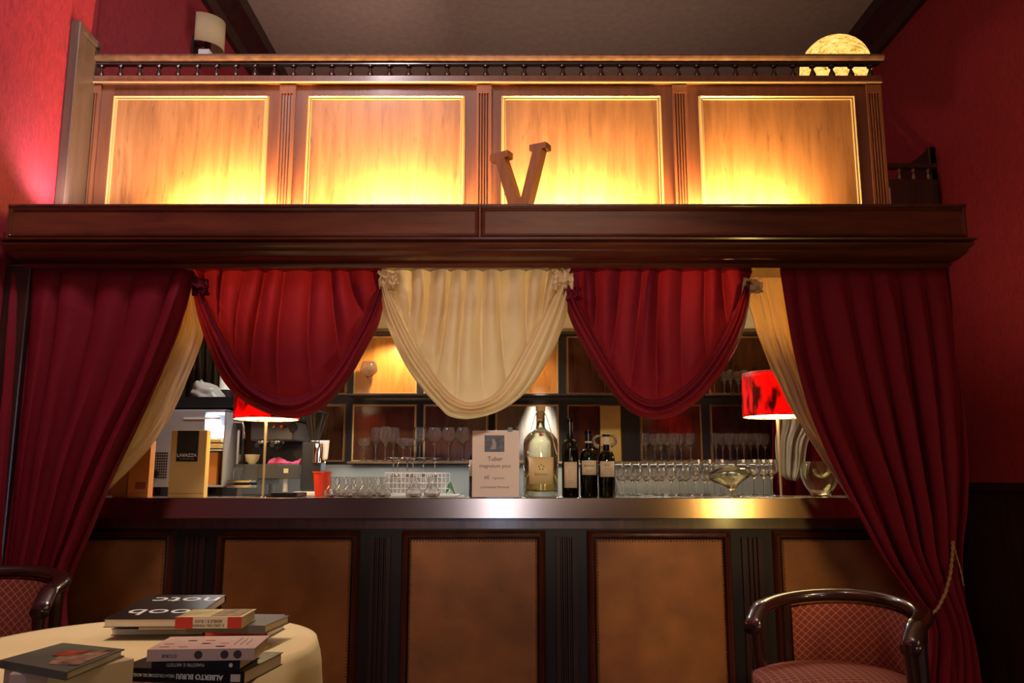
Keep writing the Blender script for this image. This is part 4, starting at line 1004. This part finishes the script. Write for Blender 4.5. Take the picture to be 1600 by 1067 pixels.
# espresso machine
DM = 4.10
def X(px): return W(px, 700, DM).x
def Z(py): return Zd(py, DM)
em = thing('espresso_machine', 'grey and chrome espresso machine behind the left lamp', 'coffee machine', (X(415), DM+0.2, ZT))
link('drip_base', MB().box(X(404), X(470), DM, DM+0.4, Z(748), Z(725)).box(X(366), X(404), DM+0.02, DM+0.4, Z(757), Z(725)), M['grey'], em, world=True, bevel=0.004)
link('back_panel', MB().box(X(372), X(466), DM+0.22, DM+0.40, Z(725), Z(690)), M['dgrey'], em, world=True)
link('head_housing', MB().box(X(388), X(456), DM+0.02, DM+0.40, Z(688), Z(655)), M['grey'], em, world=True, bevel=0.008)
link('top_cover', MB().box(X(368), X(470), DM+0.0, DM+0.40, Z(655), Z(640)), M['dgrey'], em, world=True, bevel=0.006)
for px in (404, 427):
    g_ = link('group_head', MB().lathe([(0.034, 0), (0.036, 0.01), (0.034, 0.028), (0.022, 0.03)], 24, (X(px), DM+0.07, Z(692))), M['chrome'], em, world=True, smooth=True)
    link('portafilter', MB().lathe([(0.0, -0.03), (0.012, -0.03), (0.026, -0.012), (0.028, 0.0), (0, 0)], 20, (X(px), DM+0.07, Z(692))).tube([(X(px), DM+0.05, Z(694)), (X(px)+0.01, DM-0.06, Z(696))], [0.008, 0.012], 10), M['black'], g_, world=True, smooth=True)
link('steam_wand', MB().tube([Vector((X(362), DM, Z(660))), Vector((X(378), DM-0.01, Z(660))), Vector((X(381), DM-0.02, Z(668))), Vector((X(384), DM-0.03, Z(686)))], 0.006, 10), M['chrome'], em, world=True, smooth=True)
link('left_post', MB().box(X(370), X(374), DM, DM+0.03, Z(725), Z(672)), M['chrome'], em, world=True)
for px, mt in ((425, M['chrome']), (437, M['redplastic']), (442, M['black'])):
    link('control_button', MB().lathe([(0, 0), (0.008, 0), (0.007, 0.01), (0, 0.011)], 14).xf(Matrix.Translation((X(px), DM+0.02, Z(666))) @ Matrix.Rotation(PI/2, 4, 'X')), mt, em, world=True, smooth=True)
link('steam_knob', MB().lathe([(0, 0), (0.022, 0), (0.024, 0.012), (0.018, 0.03), (0, 0.032)], 18).xf(Matrix.Translation((X(455), DM+0.03, Z(668))) @ Matrix.Rotation(PI/2, 4, 'X')), M['black'], em, world=True, smooth=True)
link('badge', MB().box(X(445), X(452), DM-0.002, DM, Z(739), Z(732)), M['cup'], em, world=True)
link('cup_grid', MB().box(X(366), X(402), DM-0.08, DM+0.02, Z(762), Z(757)).box(X(366), X(402), DM-0.08, DM+0.02, Z(754), Z(750)), M['chrome'], em, world=True, bevel=0.002)
for px, dy_, yy_ in ((444, 0.05, 748), (372, 0.05, 757), (400, 0.3, 757)): link('foot', MB().lathe([(0.014, 0), (0.012, Z(yy_)-ZT)], 14, (X(px), DM+dy_, ZT)), M['white'], em, world=True, smooth=True)
cu = link('cup', MB().lathe([(0, 0), (0.016, 0), (0.018, 0.004), (0.032, 0.020), (0.038, 0.048), (0.0355, 0.048), (0.030, 0.021), (0.014, 0.006), (0, 0.006)], 28), M['cup'], smooth=True); cu.location = (X(388), DM+0.07, Z(725)); tag(cu, 'cream coloured cup standing on espresso machine tray', 'cup')
pc = link('folded_cloth', MB().grid(lambda u, v: Vector((X(417)+(X(467)-X(417))*u, DM+0.02+0.10*v, Z(725)+0.003+0.030*math.sin(PI*v)*(0.6+0.4*math.sin(u*7))+0.006*noise.noise(Vector((u*8, v*6, 2))))), 40, 16), M['pinkcloth'], smooth='all', solid=0.003); tag(pc, 'crumpled pink cloth lying on espresso machine tray', 'cloth')
tb = link('tumbler', MB().lathe([(0, 0), (0.018, 0), (0.022, 0.06), (0.020, 0.06), (0.016, 0.004), (0, 0.004)], 20), M['glass'], smooth=True); tb.location = (X(376), DM-0.03, Z(750)); tag(tb, 'small clear tumbler on the chrome grid of coffee machine', 'glass')
bx_ = link('tool_tray', MB().box(W(432, 770, 3.75).x, W(472, 770, 3.75).x, 3.66, 3.84, ZT, ZT+0.02), M['black'], bevel=0.004); tag(bx_, 'flat black tray lying on bar beside the lamp pole', 'tray')
# grinder
DG = 4.0
gr = thing('coffee_grinder', 'coffee grinder with dark conical hopper beside espresso machine', 'coffee grinder', (W(484, 740, DG).x, DG+0.08, ZT))
xg = 0; gH = Zd(690, DG)-ZT
link('hopper', MB().lathe([(0.020, gH+0.005), (0.028, gH+0.03), (0.058, Zd(648, DG)-ZT), (0.060, Zd(643, DG)-ZT), (0.03, Zd(640, DG)-ZT), (0, Zd(640, DG)-ZT)], 24, (0, 0, 0)), plain('smoky_hopper', (0.05, 0.045, 0.04), 0.12, 0, 0.8), gr, smooth=True)
link('collar', MB().lathe([(0.030, gH), (0.034, gH+0.003), (0.030, gH+0.008), (0.02, gH+0.009)], 24), M['chrome'], gr, smooth=True)
link('grinder_body', MB().box(-0.05, 0.045, -0.06, 0.06, 0.02, gH), M['dgrey'], gr, bevel=0.008)
link('dosing_chamber', MB().lathe([(0.032, gH-0.10), (0.034, gH-0.03), (0.030, gH-0.01), (0, gH-0.01)], 24, (0.035, -0.055, 0)), M['chrome'], gr, smooth=True)
link('base', MB().box(-0.065, 0.075, -0.12, 0.08, 0, 0.02), M['white'], gr, bevel=0.004)
nk = link('paper_sheet', MB().grid(lambda u, v: W(497+15*u+3*v, 722-34*v-5*u*(1-v), 4.0+0.01*math.sin(4*u)), 6, 6), M['white'], gr, world=True, smooth='all', solid=0.001)
rb = thing('bucket', 'small red plastic bucket on bar beside glass carafes', 'bucket', (W(503, 750, 3.95).x, 3.95, ZT))
hb_ = Zd(737, 3.95)-ZT
link('pail', MB().lathe([(0, 0), (0.030, 0), (0.042, hb_), (0.045, hb_+0.001), (0.045, hb_-0.006), (0.040, hb_-0.002), (0.0285, 0.003), (0, 0.003)], 28), M['redplastic'], rb, smooth=True)

# ------------------------------------------------------------------ table and cloth
TZ = 0.75; TC = Vector((-0.96, 2.27, 0)); TR = 0.44
tb_ = thing('round_table', 'round pedestal table hidden under the ivory tablecloth', 'table', (TC.x, TC.y, 0))
link('tabletop', MB().lathe([(0, TZ-0.03), (TR-0.01, TZ-0.03), (TR-0.01, TZ-0.010), (0, TZ-0.010)], 40), M['dark'], tb_)
link('pedestal', MB().lathe([(0, 0), (0.25, 0), (0.25, 0.02), (0.05, 0.06), (0.04, 0.4), (0.05, TZ-0.03), (0, TZ-0.03)], 24), M['dark'], tb_, smooth=True)
def tcl(u, v):
    a = 2*PI*u
    if v < 0.5:
        r = TR*v*2; z = TZ
    else:
        q = (v-0.5)*2
        f = math.sin(a*9+1.3*math.sin(a*2))*0.5+0.5*math.sin(a*14+2)
        r = TR+0.012*min(1, q*8)+0.02*q+0.045*f*min(1, q*1.6)*0.6; z = TZ-0.36*q
    return Vector((TC.x+r*math.cos(a), TC.y+r*math.sin(a), z))
tc_ = link('tablecloth', MB().grid(tcl, 180, 40), M['tablec'], smooth='all'); tag(tc_, 'ivory tablecloth draped over round table at lower left', 'tablecloth')

# books
def book(name, label, c, z0, wd, dp, h, yaw, cover, spine=None, page=None, group=None, pages_side=True, cat='book', tilt=0):
    """wd across (spine runs along width at front, -y side), dp depth"""
    t = thing(name, label, cat, (c[0], c[1], z0), yaw, group, 0, tilt)
    ct = 0.0016
    link('cover', MB().box(-wd/2, wd/2, -dp/2, dp/2, h-ct, h).box(-wd/2, wd/2, -dp/2, dp/2, 0, ct).box(-wd/2, wd/2, -dp/2, -dp/2+ct, ct, h-ct) if pages_side else
         MB().box(-wd/2, wd/2, -dp/2, dp/2, h-ct, h).box(-wd/2, wd/2, -dp/2, dp/2, 0, ct).box(-wd/2, wd/2, dp/2-ct, dp/2, ct, h-ct), cover, t)
    if spine: link('spine', MB().box(-wd/2, wd/2, -dp/2-0.0008, -dp/2, 0, h), spine, t)
    a_ = 0.003
    link('page_block', MB().box(-wd/2+a_, wd/2-a_, -dp/2+(ct if pages_side else 0.001), dp/2-(a_ if pages_side else ct), ct, h-ct), page or M['page'], t)
    return t
def cen(pts): 
    s = Vector((0,0,0))
    for p in pts: s += p
    return s/len(pts)
blackm = plain('black_cover', (0.008, 0.008, 0.009), 0.35)
greym = plain('grey_cover', (0.10, 0.09, 0.09), 0.5)
GRP = 'books on the tablecloth'
# back stack
z = TZ+0.001
c = cen([G(176, 997, z), G(300, 997, z), G(240, 972, z), G(330, 972, z)])
b1 = book('book', 'grey paperback at bottom of the rear stack, left edge showing', (c.x, c.y), z, 0.25, 0.17, 0.018, 0.05, greym, None, M['page'], GRP, False)
z += 0.0185
c = cen([G(214, 990, z), G(330, 985, z), G(240, 968, z), G(345, 968, z)])
b2 = book('book', 'grey paperback with white letters under the big black book', (c.x+0.02, c.y+0.01), z, 0.23, 0.17, 0.015, 0.12, plain('taupe_cover', (0.16, 0.14, 0.13), 0.5), None, M['page'], GRP, False)
text('lettering', 'p', 0.04, M['white'], b2, (-0.02, -0.055, 0.0155), (0, 0, PI))
z += 0.0155
q = [G(180, 973, z+0.022), G(290, 974, z+0.022), G(343, 937, z+0.022), G(232, 936, z+0.022)]
c = cen(q)
b3 = book('book', 'large black paperback with upside down white words', (c.x, c.y), z, (q[1]-q[0]).length*1.22, 0.30, 0.022, 0.02, blackm, None, M['page'], GRP, False)
b3.rotation_euler.x = 0.075; b3.location.z += 0.0115
text('lettering', 'notc', 0.095, M['white'], b3, (0.018, 0.085, 0.0222), (0, 0, PI), sx=1.15)
text('lettering', 'oob', 0.095, M['white'], b3, (0.000, -0.070, 0.0222), (0, 0, PI), sx=1.15)
z3 = z+0.022
# dark grey + red books right of it
z = TZ+0.001
c = G(372, 1000, z); 
b4 = book('book', 'red spined thick book peeping out right of rear stack', (c.x-0.01, c.y+0.10), z, 0.17, 0.15, 0.040, -0.05, plain('blue_cover', (0.10, 0.09, 0.22), 0.5), plain('red_spine', (0.62, 0.05, 0.03), 0.5), M['page'], GRP)
z += 0.0405
c = G(388, 970, z+0.02)
b5 = book('book', 'dark grey hardback beneath the red and white paperback', (c.x-0.03, c.y+0.02), z, 0.21, 0.16, 0.020, -0.12, greym, None, M['page'], GRP)
z5 = z+0.0205
q = [G(274, 968, z3+0.03), G(378, 968, z3+0.03), G(401, 951, z3+0.03), G(303, 951, z3+0.03)]
c = cen(q); wd_ = (q[1]-q[0]).length
zc = max(z3, z5)+0.0005
b6 = book('book', 'paperback with red and white spine on top of rear stack', (c.x, c.y), zc, wd_, 0.125, 0.027, 0.02, plain('olive_cover', (0.55, 0.46, 0.20), 0.5, var=0.5, bscale=14), plain('white_spine', (0.70, 0.60, 0.48), 0.5), M['page'], GRP)
for a, c2 in ((-0.5, -0.24), (0.29, 0.5)):
    link('red_spine_band', MB().box(wd_*a, wd_*c2, -0.0655, -0.0634, 0, 0.027), plain('red_band', (0.50, 0.03, 0.02), 0.5), b6)
text('lettering', 'ADELE E I SUOI', 0.010, M['ink'], b6, (0.0, -0.0636, 0.017), (PI/2, PI, 0))
text('lettering', 'IL GIRO DEL MONDO', 0.008, M['ink'], b6, (0.0, -0.0636, 0.007), (PI/2, PI, 0))
link('cover_picture', MB().box(0.0, wd_*0.46, -0.055, 0.055, 0.0271, 0.0276), plain('picture_brown', (0.22, 0.13, 0.06), 0.5, var=0.9, bscale=40), b6)
# front stack
z = TZ+0.001
q0 = G(228, 1066, z+0.02)
c = G(300, 1048, z+0.02)
b7 = book('book', 'colourful illustrated book at bottom of front stack', (c.x-0.0, c.y-0.03), z, 0.27, 0.20, 0.026, 0.05, plain('mottled_cover', (0.32, 0.17, 0.11), 0.5, var=0.9, bscale=26), None, M['page'], GRP)
z += 0.0265
c = G(322, 1030, z+0.024)
b8 = book('book', 'black hardback on painter with white upside down spine title', (c.x, c.y-0.01), z, 0.265, 0.185, 0.026, -0.14, plain('black_photo_cover', (0.022, 0.02, 0.014), 0.3), blackm, M['page'], GRP)
text('lettering', 'ALBERTO BURRI', 0.0135, M['white'], b8, (0.04, -0.0938, 0.013), (PI/2, PI, 0), bold=0.0004)
text('lettering', 'NELLA COLLEZIONE DEL NOVECENTO', 0.0085, M['white'], b8, (-0.065, -0.0938, 0.013), (PI/2, PI, 0), sx=0.7)
link('publisher_mark', MB().box(0.105, 0.125, -0.0940, -0.0930, 0.006, 0.020), M['page'], b8)
dmb = MB(); random.seed(3)
for k in range(26):
    xx, yy = random.uniform(0.02, 0.125), random.uniform(-0.06, 0.085); s_ = random.uniform(0.001, 0.004)
    dmb.box(xx-s_, xx+s_, yy-s_*0.7, yy+s_*0.7, 0.0261, 0.0264)
link('cover_specks', dmb, M['page'], b8, kind='stuff')
z += 0.0265
c = G(315, 1026, z+0.02)
b9 = book('book', 'small black paperback second from top of front stack', (c.x, c.y+0.035), z, 0.175, 0.12, 0.020, -0.03, blackm, blackm, M['page'], GRP)
text('lettering', 'MAESTRI E ARTISTI', 0.009, M['white'], b9, (-0.02, -0.0612, 0.010), (PI/2, PI, 0))
link('round_logo', MB().lathe([(0, 0), (0.004, 0), (0.004, 0.0006), (0, 0.0006)], 14).xf(Matrix.Translation((0.07, -0.0606, 0.010)) @ Matrix.Rotation(PI/2, 4, 'X')), M['white'], b9)
z += 0.0205
q = [G(259, 1017, z+0.02), G(386, 1018, z+0.02)]
c = G(330, 1005, z+0.02)
pk = plain('pink_cover', (0.72, 0.52, 0.42), 0.5)
b10 = book('book', 'pale pink paperback with small red marks, top of front stack', (c.x, c.y+0.0), z, 0.205, 0.135, 0.022, 0.07, pk, plain('pink_spine', (0.62, 0.42, 0.38), 0.5), M['page'], GRP)
mm = MB()
for i in range(4):
    for j in range(3):
        if (i+j) % 3 == 2: continue
        cx_ = -0.078+i*0.036; cy_ = -0.045+j*0.032
        mm.box(cx_-0.009, cx_+0.009, cy_-0.0025, cy_+0.0025, 0.0221, 0.0225)
link('red_marks', mm, plain('red_print', (0.5, 0.06, 0.03), 0.5), b10)
mm = MB()
for cx_, cy_ in ((0.030, -0.045), (-0.006, -0.013), (-0.042, 0.019)): mm.box(cx_-0.008, cx_+0.008, cy_-0.004, cy_+0.004, 0.0221, 0.0225)
for cx_ in (-0.005, 0.045, 0.07): mm.add([Vector((cx_+0.008*math.cos(a*PI/8), -0.0685, 0.011+0.008*math.sin(a*PI/8))) for a in range(16)], [tuple(range(16))])
link('dark_marks', mm, M['ink'], b10)
text('lettering', 'STORIE', 0.009, M['ink'], b10, (-0.06, -0.0688, 0.010), (PI/2, PI, 0))
for k in range(3): link('printed_line', MB().box(0.052+0.012*k, 0.054+0.012*k, -0.03, 0.045-0.01*k, 0.0221, 0.0224), M['inkb'], b10)
# left stack: box, uprights, large book
zt2 = Zd(1040, 2.0)
zb0 = TZ+0.001
topz = G(100, 1035, 0.86)
bz_h = 0.085
# cream slip box
p1 = G(110, 1050, zb0+bz_h); p2 = G(205, 1030, zb0+bz_h)
yw = math.atan2(p2.y-p1.y, p2.x-p1.x)
bc_ = (p1+p2)/2
sb = thing('slip_case', 'cream slip case under the large grey green book', 'slip case', (bc_.x-0.07, bc_.y+0.02, zb0), yw, None)
link('case_body', MB().box(-0.085, 0.085, -0.07, 0.06, 0, bz_h), plain('cream_card', (0.74, 0.58, 0.33), 0.6), sb, bevel=0.001)
for k, (px, mt, wk, lb) in enumerate(((88, pk, 0.032, 'pinkish book spine standing left of the slip case'), (58, blackm, 0.026, 'black book spine standing between two pinkish spines'), (30, pk, 0.032, 'pinkish book spine leftmost under the large book'))):
    g_ = G(px, 1050, zb0+bz_h)
    bo_ = thing('book', lb, 'book', (g_.x, g_.y+0.055, zb0), 0, GRP)
    link('cover', MB().box(-wk/2, wk/2, -0.06, 0.06, 0, bz_h-0.001), mt, bo_, bevel=0.003)
    link('page_block', MB().box(-wk/2+0.002, wk/2-0.002, -0.055, 0.0605, 0.002, bz_h-0.0005), M['page'], bo_)
zq = zb0+bz_h+0.0006; zqt = zq+0.014
q = [G(0, 1031, zqt), G(104, 1050, zqt), G(195, 1014, zqt), G(98, 1004, zqt)]
bb_ = thing('book', 'large grey green hardback with pasted photo at lower left', 'book', (cen(q).x, cen(q).y, zq), 0, GRP)
def slabq(q, z0, z1, ins=0.0):
    c = cen(q); qq = [p+(c-p).normalized()*ins for p in q]
    return MB().prism([Vector((p.x, p.y, z0)) for p in qq], (0, 0, z1-z0))
link('cover', MB(), M['page'], bb_) if False else None
tm = slabq(q, zqt-0.002, zqt); t2 = slabq(q, zq, zq+0.002); tm.add(t2.v, t2.f)
# spine along front-left edge
sq_ = [q[0], q[1], q[1].lerp(q[2], 0.02), q[0].lerp(q[3], 0.02)]
t3 = slabq(sq_, zq+0.002, zqt-0.002); tm.add(t3.v, t3.f)
link('cover', tm, plain('grey_green_cover', (0.17, 0.20, 0.145), 0.3, var=0.15, bscale=10), bb_, world=True)
link('page_block', slabq(q, zq+0.002, zqt-0.002, 0.006), plain('white_pages', (0.8, 0.76, 0.68), 0.8), bb_, world=True)
def bil(u, v, dz=0.0006):
    p = q[0].lerp(q[1], u).lerp(q[3].lerp(q[2], u), v); return Vector((p.x, p.y, zqt+dz))
link('cover_photo', MB().prism([bil(0.62, 0.12), bil(0.95, 0.22), bil(0.92, 0.95), bil(0.40, 0.55)], (0, 0, 0.0006)), plain('photo_brown', (0.34, 0.22, 0.13), 0.4, var=0.95, bscale=45), bb_, world=True)
link('red_title_patch', MB().prism([bil(0.40, 0.40, 0.0013), bil(0.62, 0.46, 0.0013), bil(0.66, 0.80, 0.0013), bil(0.36, 0.62, 0.0013)], (0, 0, 0.0005)), plain('red_patch', (0.42, 0.10, 0.04), 0.4, var=0.4, bscale=50), bb_, world=True)

# ------------------------------------------------------------------ tub chairs
def tub_chair(loc, face, top, label, seatz=0.46, arm_drop=0.05, R0=0.275, ext=0.2):
    """face: unit direction the sitter looks; local +X = right, local -Y = facing"""
    ang = math.atan2(face[1], face[0])+PI/2
    t = thing('tub_chair', label, 'chair', (loc[0], loc[1], 0), ang, 'tub chairs with lattice upholstery')
    def arc(s, z, R=R0, ext=ext):
        # s from -1 (left arm end) .. 1 ; half circle then straight arms forward (-Y)
        tot = PI/2*R+ext; d = s*tot
        a = max(-PI/2, min(PI/2, d/R)); e = max(0, abs(d)-PI/2*R)
        return Vector((R*math.sin(a), R*0.92*math.cos(a)-e, z))
    N = 60
    pts = []
    for i in range(N+1):
        s = -1+2*i/N
        zz = top-arm_drop*abs(s)**1.8-(0.045*max(0, abs(s)-0.88)/0.12)
        rr = R0+0.008
        pts.append(arc(s, zz, rr))
    # flat rail : rectangular-ish section
    mb = MB()
    vs = []
    for i, p in enumerate(pts):
        tdir = (pts[min(i+1, N)]-pts[max(i-1, 0)]).normalized(); nrm = tdir.cross(Vector((0,0,1))).normalized()
        for k in range(12):
            a = 2*PI*k/12; vs.append(p+nrm*(0.030*math.copysign(abs(math.cos(a))**0.7, math.cos(a)))+Vector((0,0,1))*(0.020*math.sin(a)))
    fs = [(i*12+k, i*12+(k+1)%12, (i+1)*12+(k+1)%12, (i+1)*12+k) for i in range(N) for k in range(12)]+[tuple(range(11, -1, -1)), tuple(N*12+k for k in range(12))]
    mb.add(vs, fs); link('arm_rail', mb, M['chairwood'], t, smooth='all')
    # upholstered back
    bw = 0.56
    def bk_(u, v, off):
        s = (-1+2*u)*bw; z = seatz+0.02+(top-0.026-arm_drop*abs(s)**1.8-seatz-0.02)*v
        bulge = 0.018*math.sin(PI*u)*math.sin(PI*v)
        return arc(s, z, R0-off-bulge if off > 0 else R0-off)
    bm_ = MB(); wlen = 2*bw*(PI/2*R0+ext)
    bm_.grid(lambda u, v: bk_(u, v, 0.022), 30, 14, lambda u, v: (u*wlen, v*(top-seatz)))
    bm_.grid(lambda u, v: bk_(1-u, v, -0.012), 30, 14, lambda u, v: (u*wlen, v*(top-seatz)))
    link('back_upholstery', bm_, M['chairfab_m'], t, smooth='all')
    for s in (-bw-0.02, bw+0.02):
        a = arc(s, seatz); b_ = arc(s, top-0.03)
        link('back_post', MB().tube([a, b_], 0.018, 8), M['chairwood'], t, smooth=True)
    for s in (-0.97, 0.97):
        a = arc(s, 0.0); b_ = arc(s, top-arm_drop-0.03)
        link('front_leg', MB().tube([a+Vector((0, -0.0, 0)), arc(s, seatz*0.6), arc(s, seatz), a.lerp(b_, 0.8)+Vector((0, 0.02, 0)), b_], [0.015, 0.020, 0.022, 0.018, 0.020], 10), M['chairwood'], t, smooth=True)
    for s in (-0.42, 0.42):
        link('rear_leg', MB().tube([arc(s, 0)+Vector((0, 0.05, 0)), arc(s, seatz)], [0.015, 0.02], 10), M['chairwood'], t, smooth=True)
    # seat
    sm = MB()
    def st(u, v):
        a = 2*PI*u; rx = (R0-0.005)*math.cos(a); ry = (R0+0.01)*math.sin(a)
        sq2 = 1.0
        if v < 0.8: k = v/0.8; z = seatz+0.045-0.03*k**3
        else: k = 1.0; z = seatz+0.015-0.07*(v-0.8)/0.2
        return Vector((rx*k, ry*k-0.045, z))
    sm.grid(st, 48, 20, lambda u, v: (0.3*v*math.cos(2*PI*u), 0.3*v*math.sin(2*PI*u)))
    link('seat', sm, M['chairfab_m'], t, smooth='all')
    link('seat_rail', MB().lathe([(R0-0.035, seatz-0.10), (R0-0.015, seatz-0.10), (R0-0.015, seatz-0.055), (R0-0.035, seatz-0.055)], 40, (0, -0.045, 0), closed=True), M['chairwood'], t, smooth=True)
    return t
M['chairfab_m'] = lattice('lattice_fabric', (0.21, 0.024, 0.014), (0.40, 0.17, 0.06), 44.0)
fc = Vector((-0.70, -0.71)).normalized()
tub_chair((0.995, 2.66), fc, 0.80, 'tub chair with lattice upholstery in front of bar at right', seatz=0.57, R0=0.235, ext=0.08)
tub_chair((-1.72, 2.78), Vector((0.12, -1.0)).normalized(), 0.86, 'tub chair with lattice upholstery behind table at lower left', seatz=0.50, R0=0.23, ext=0.12)
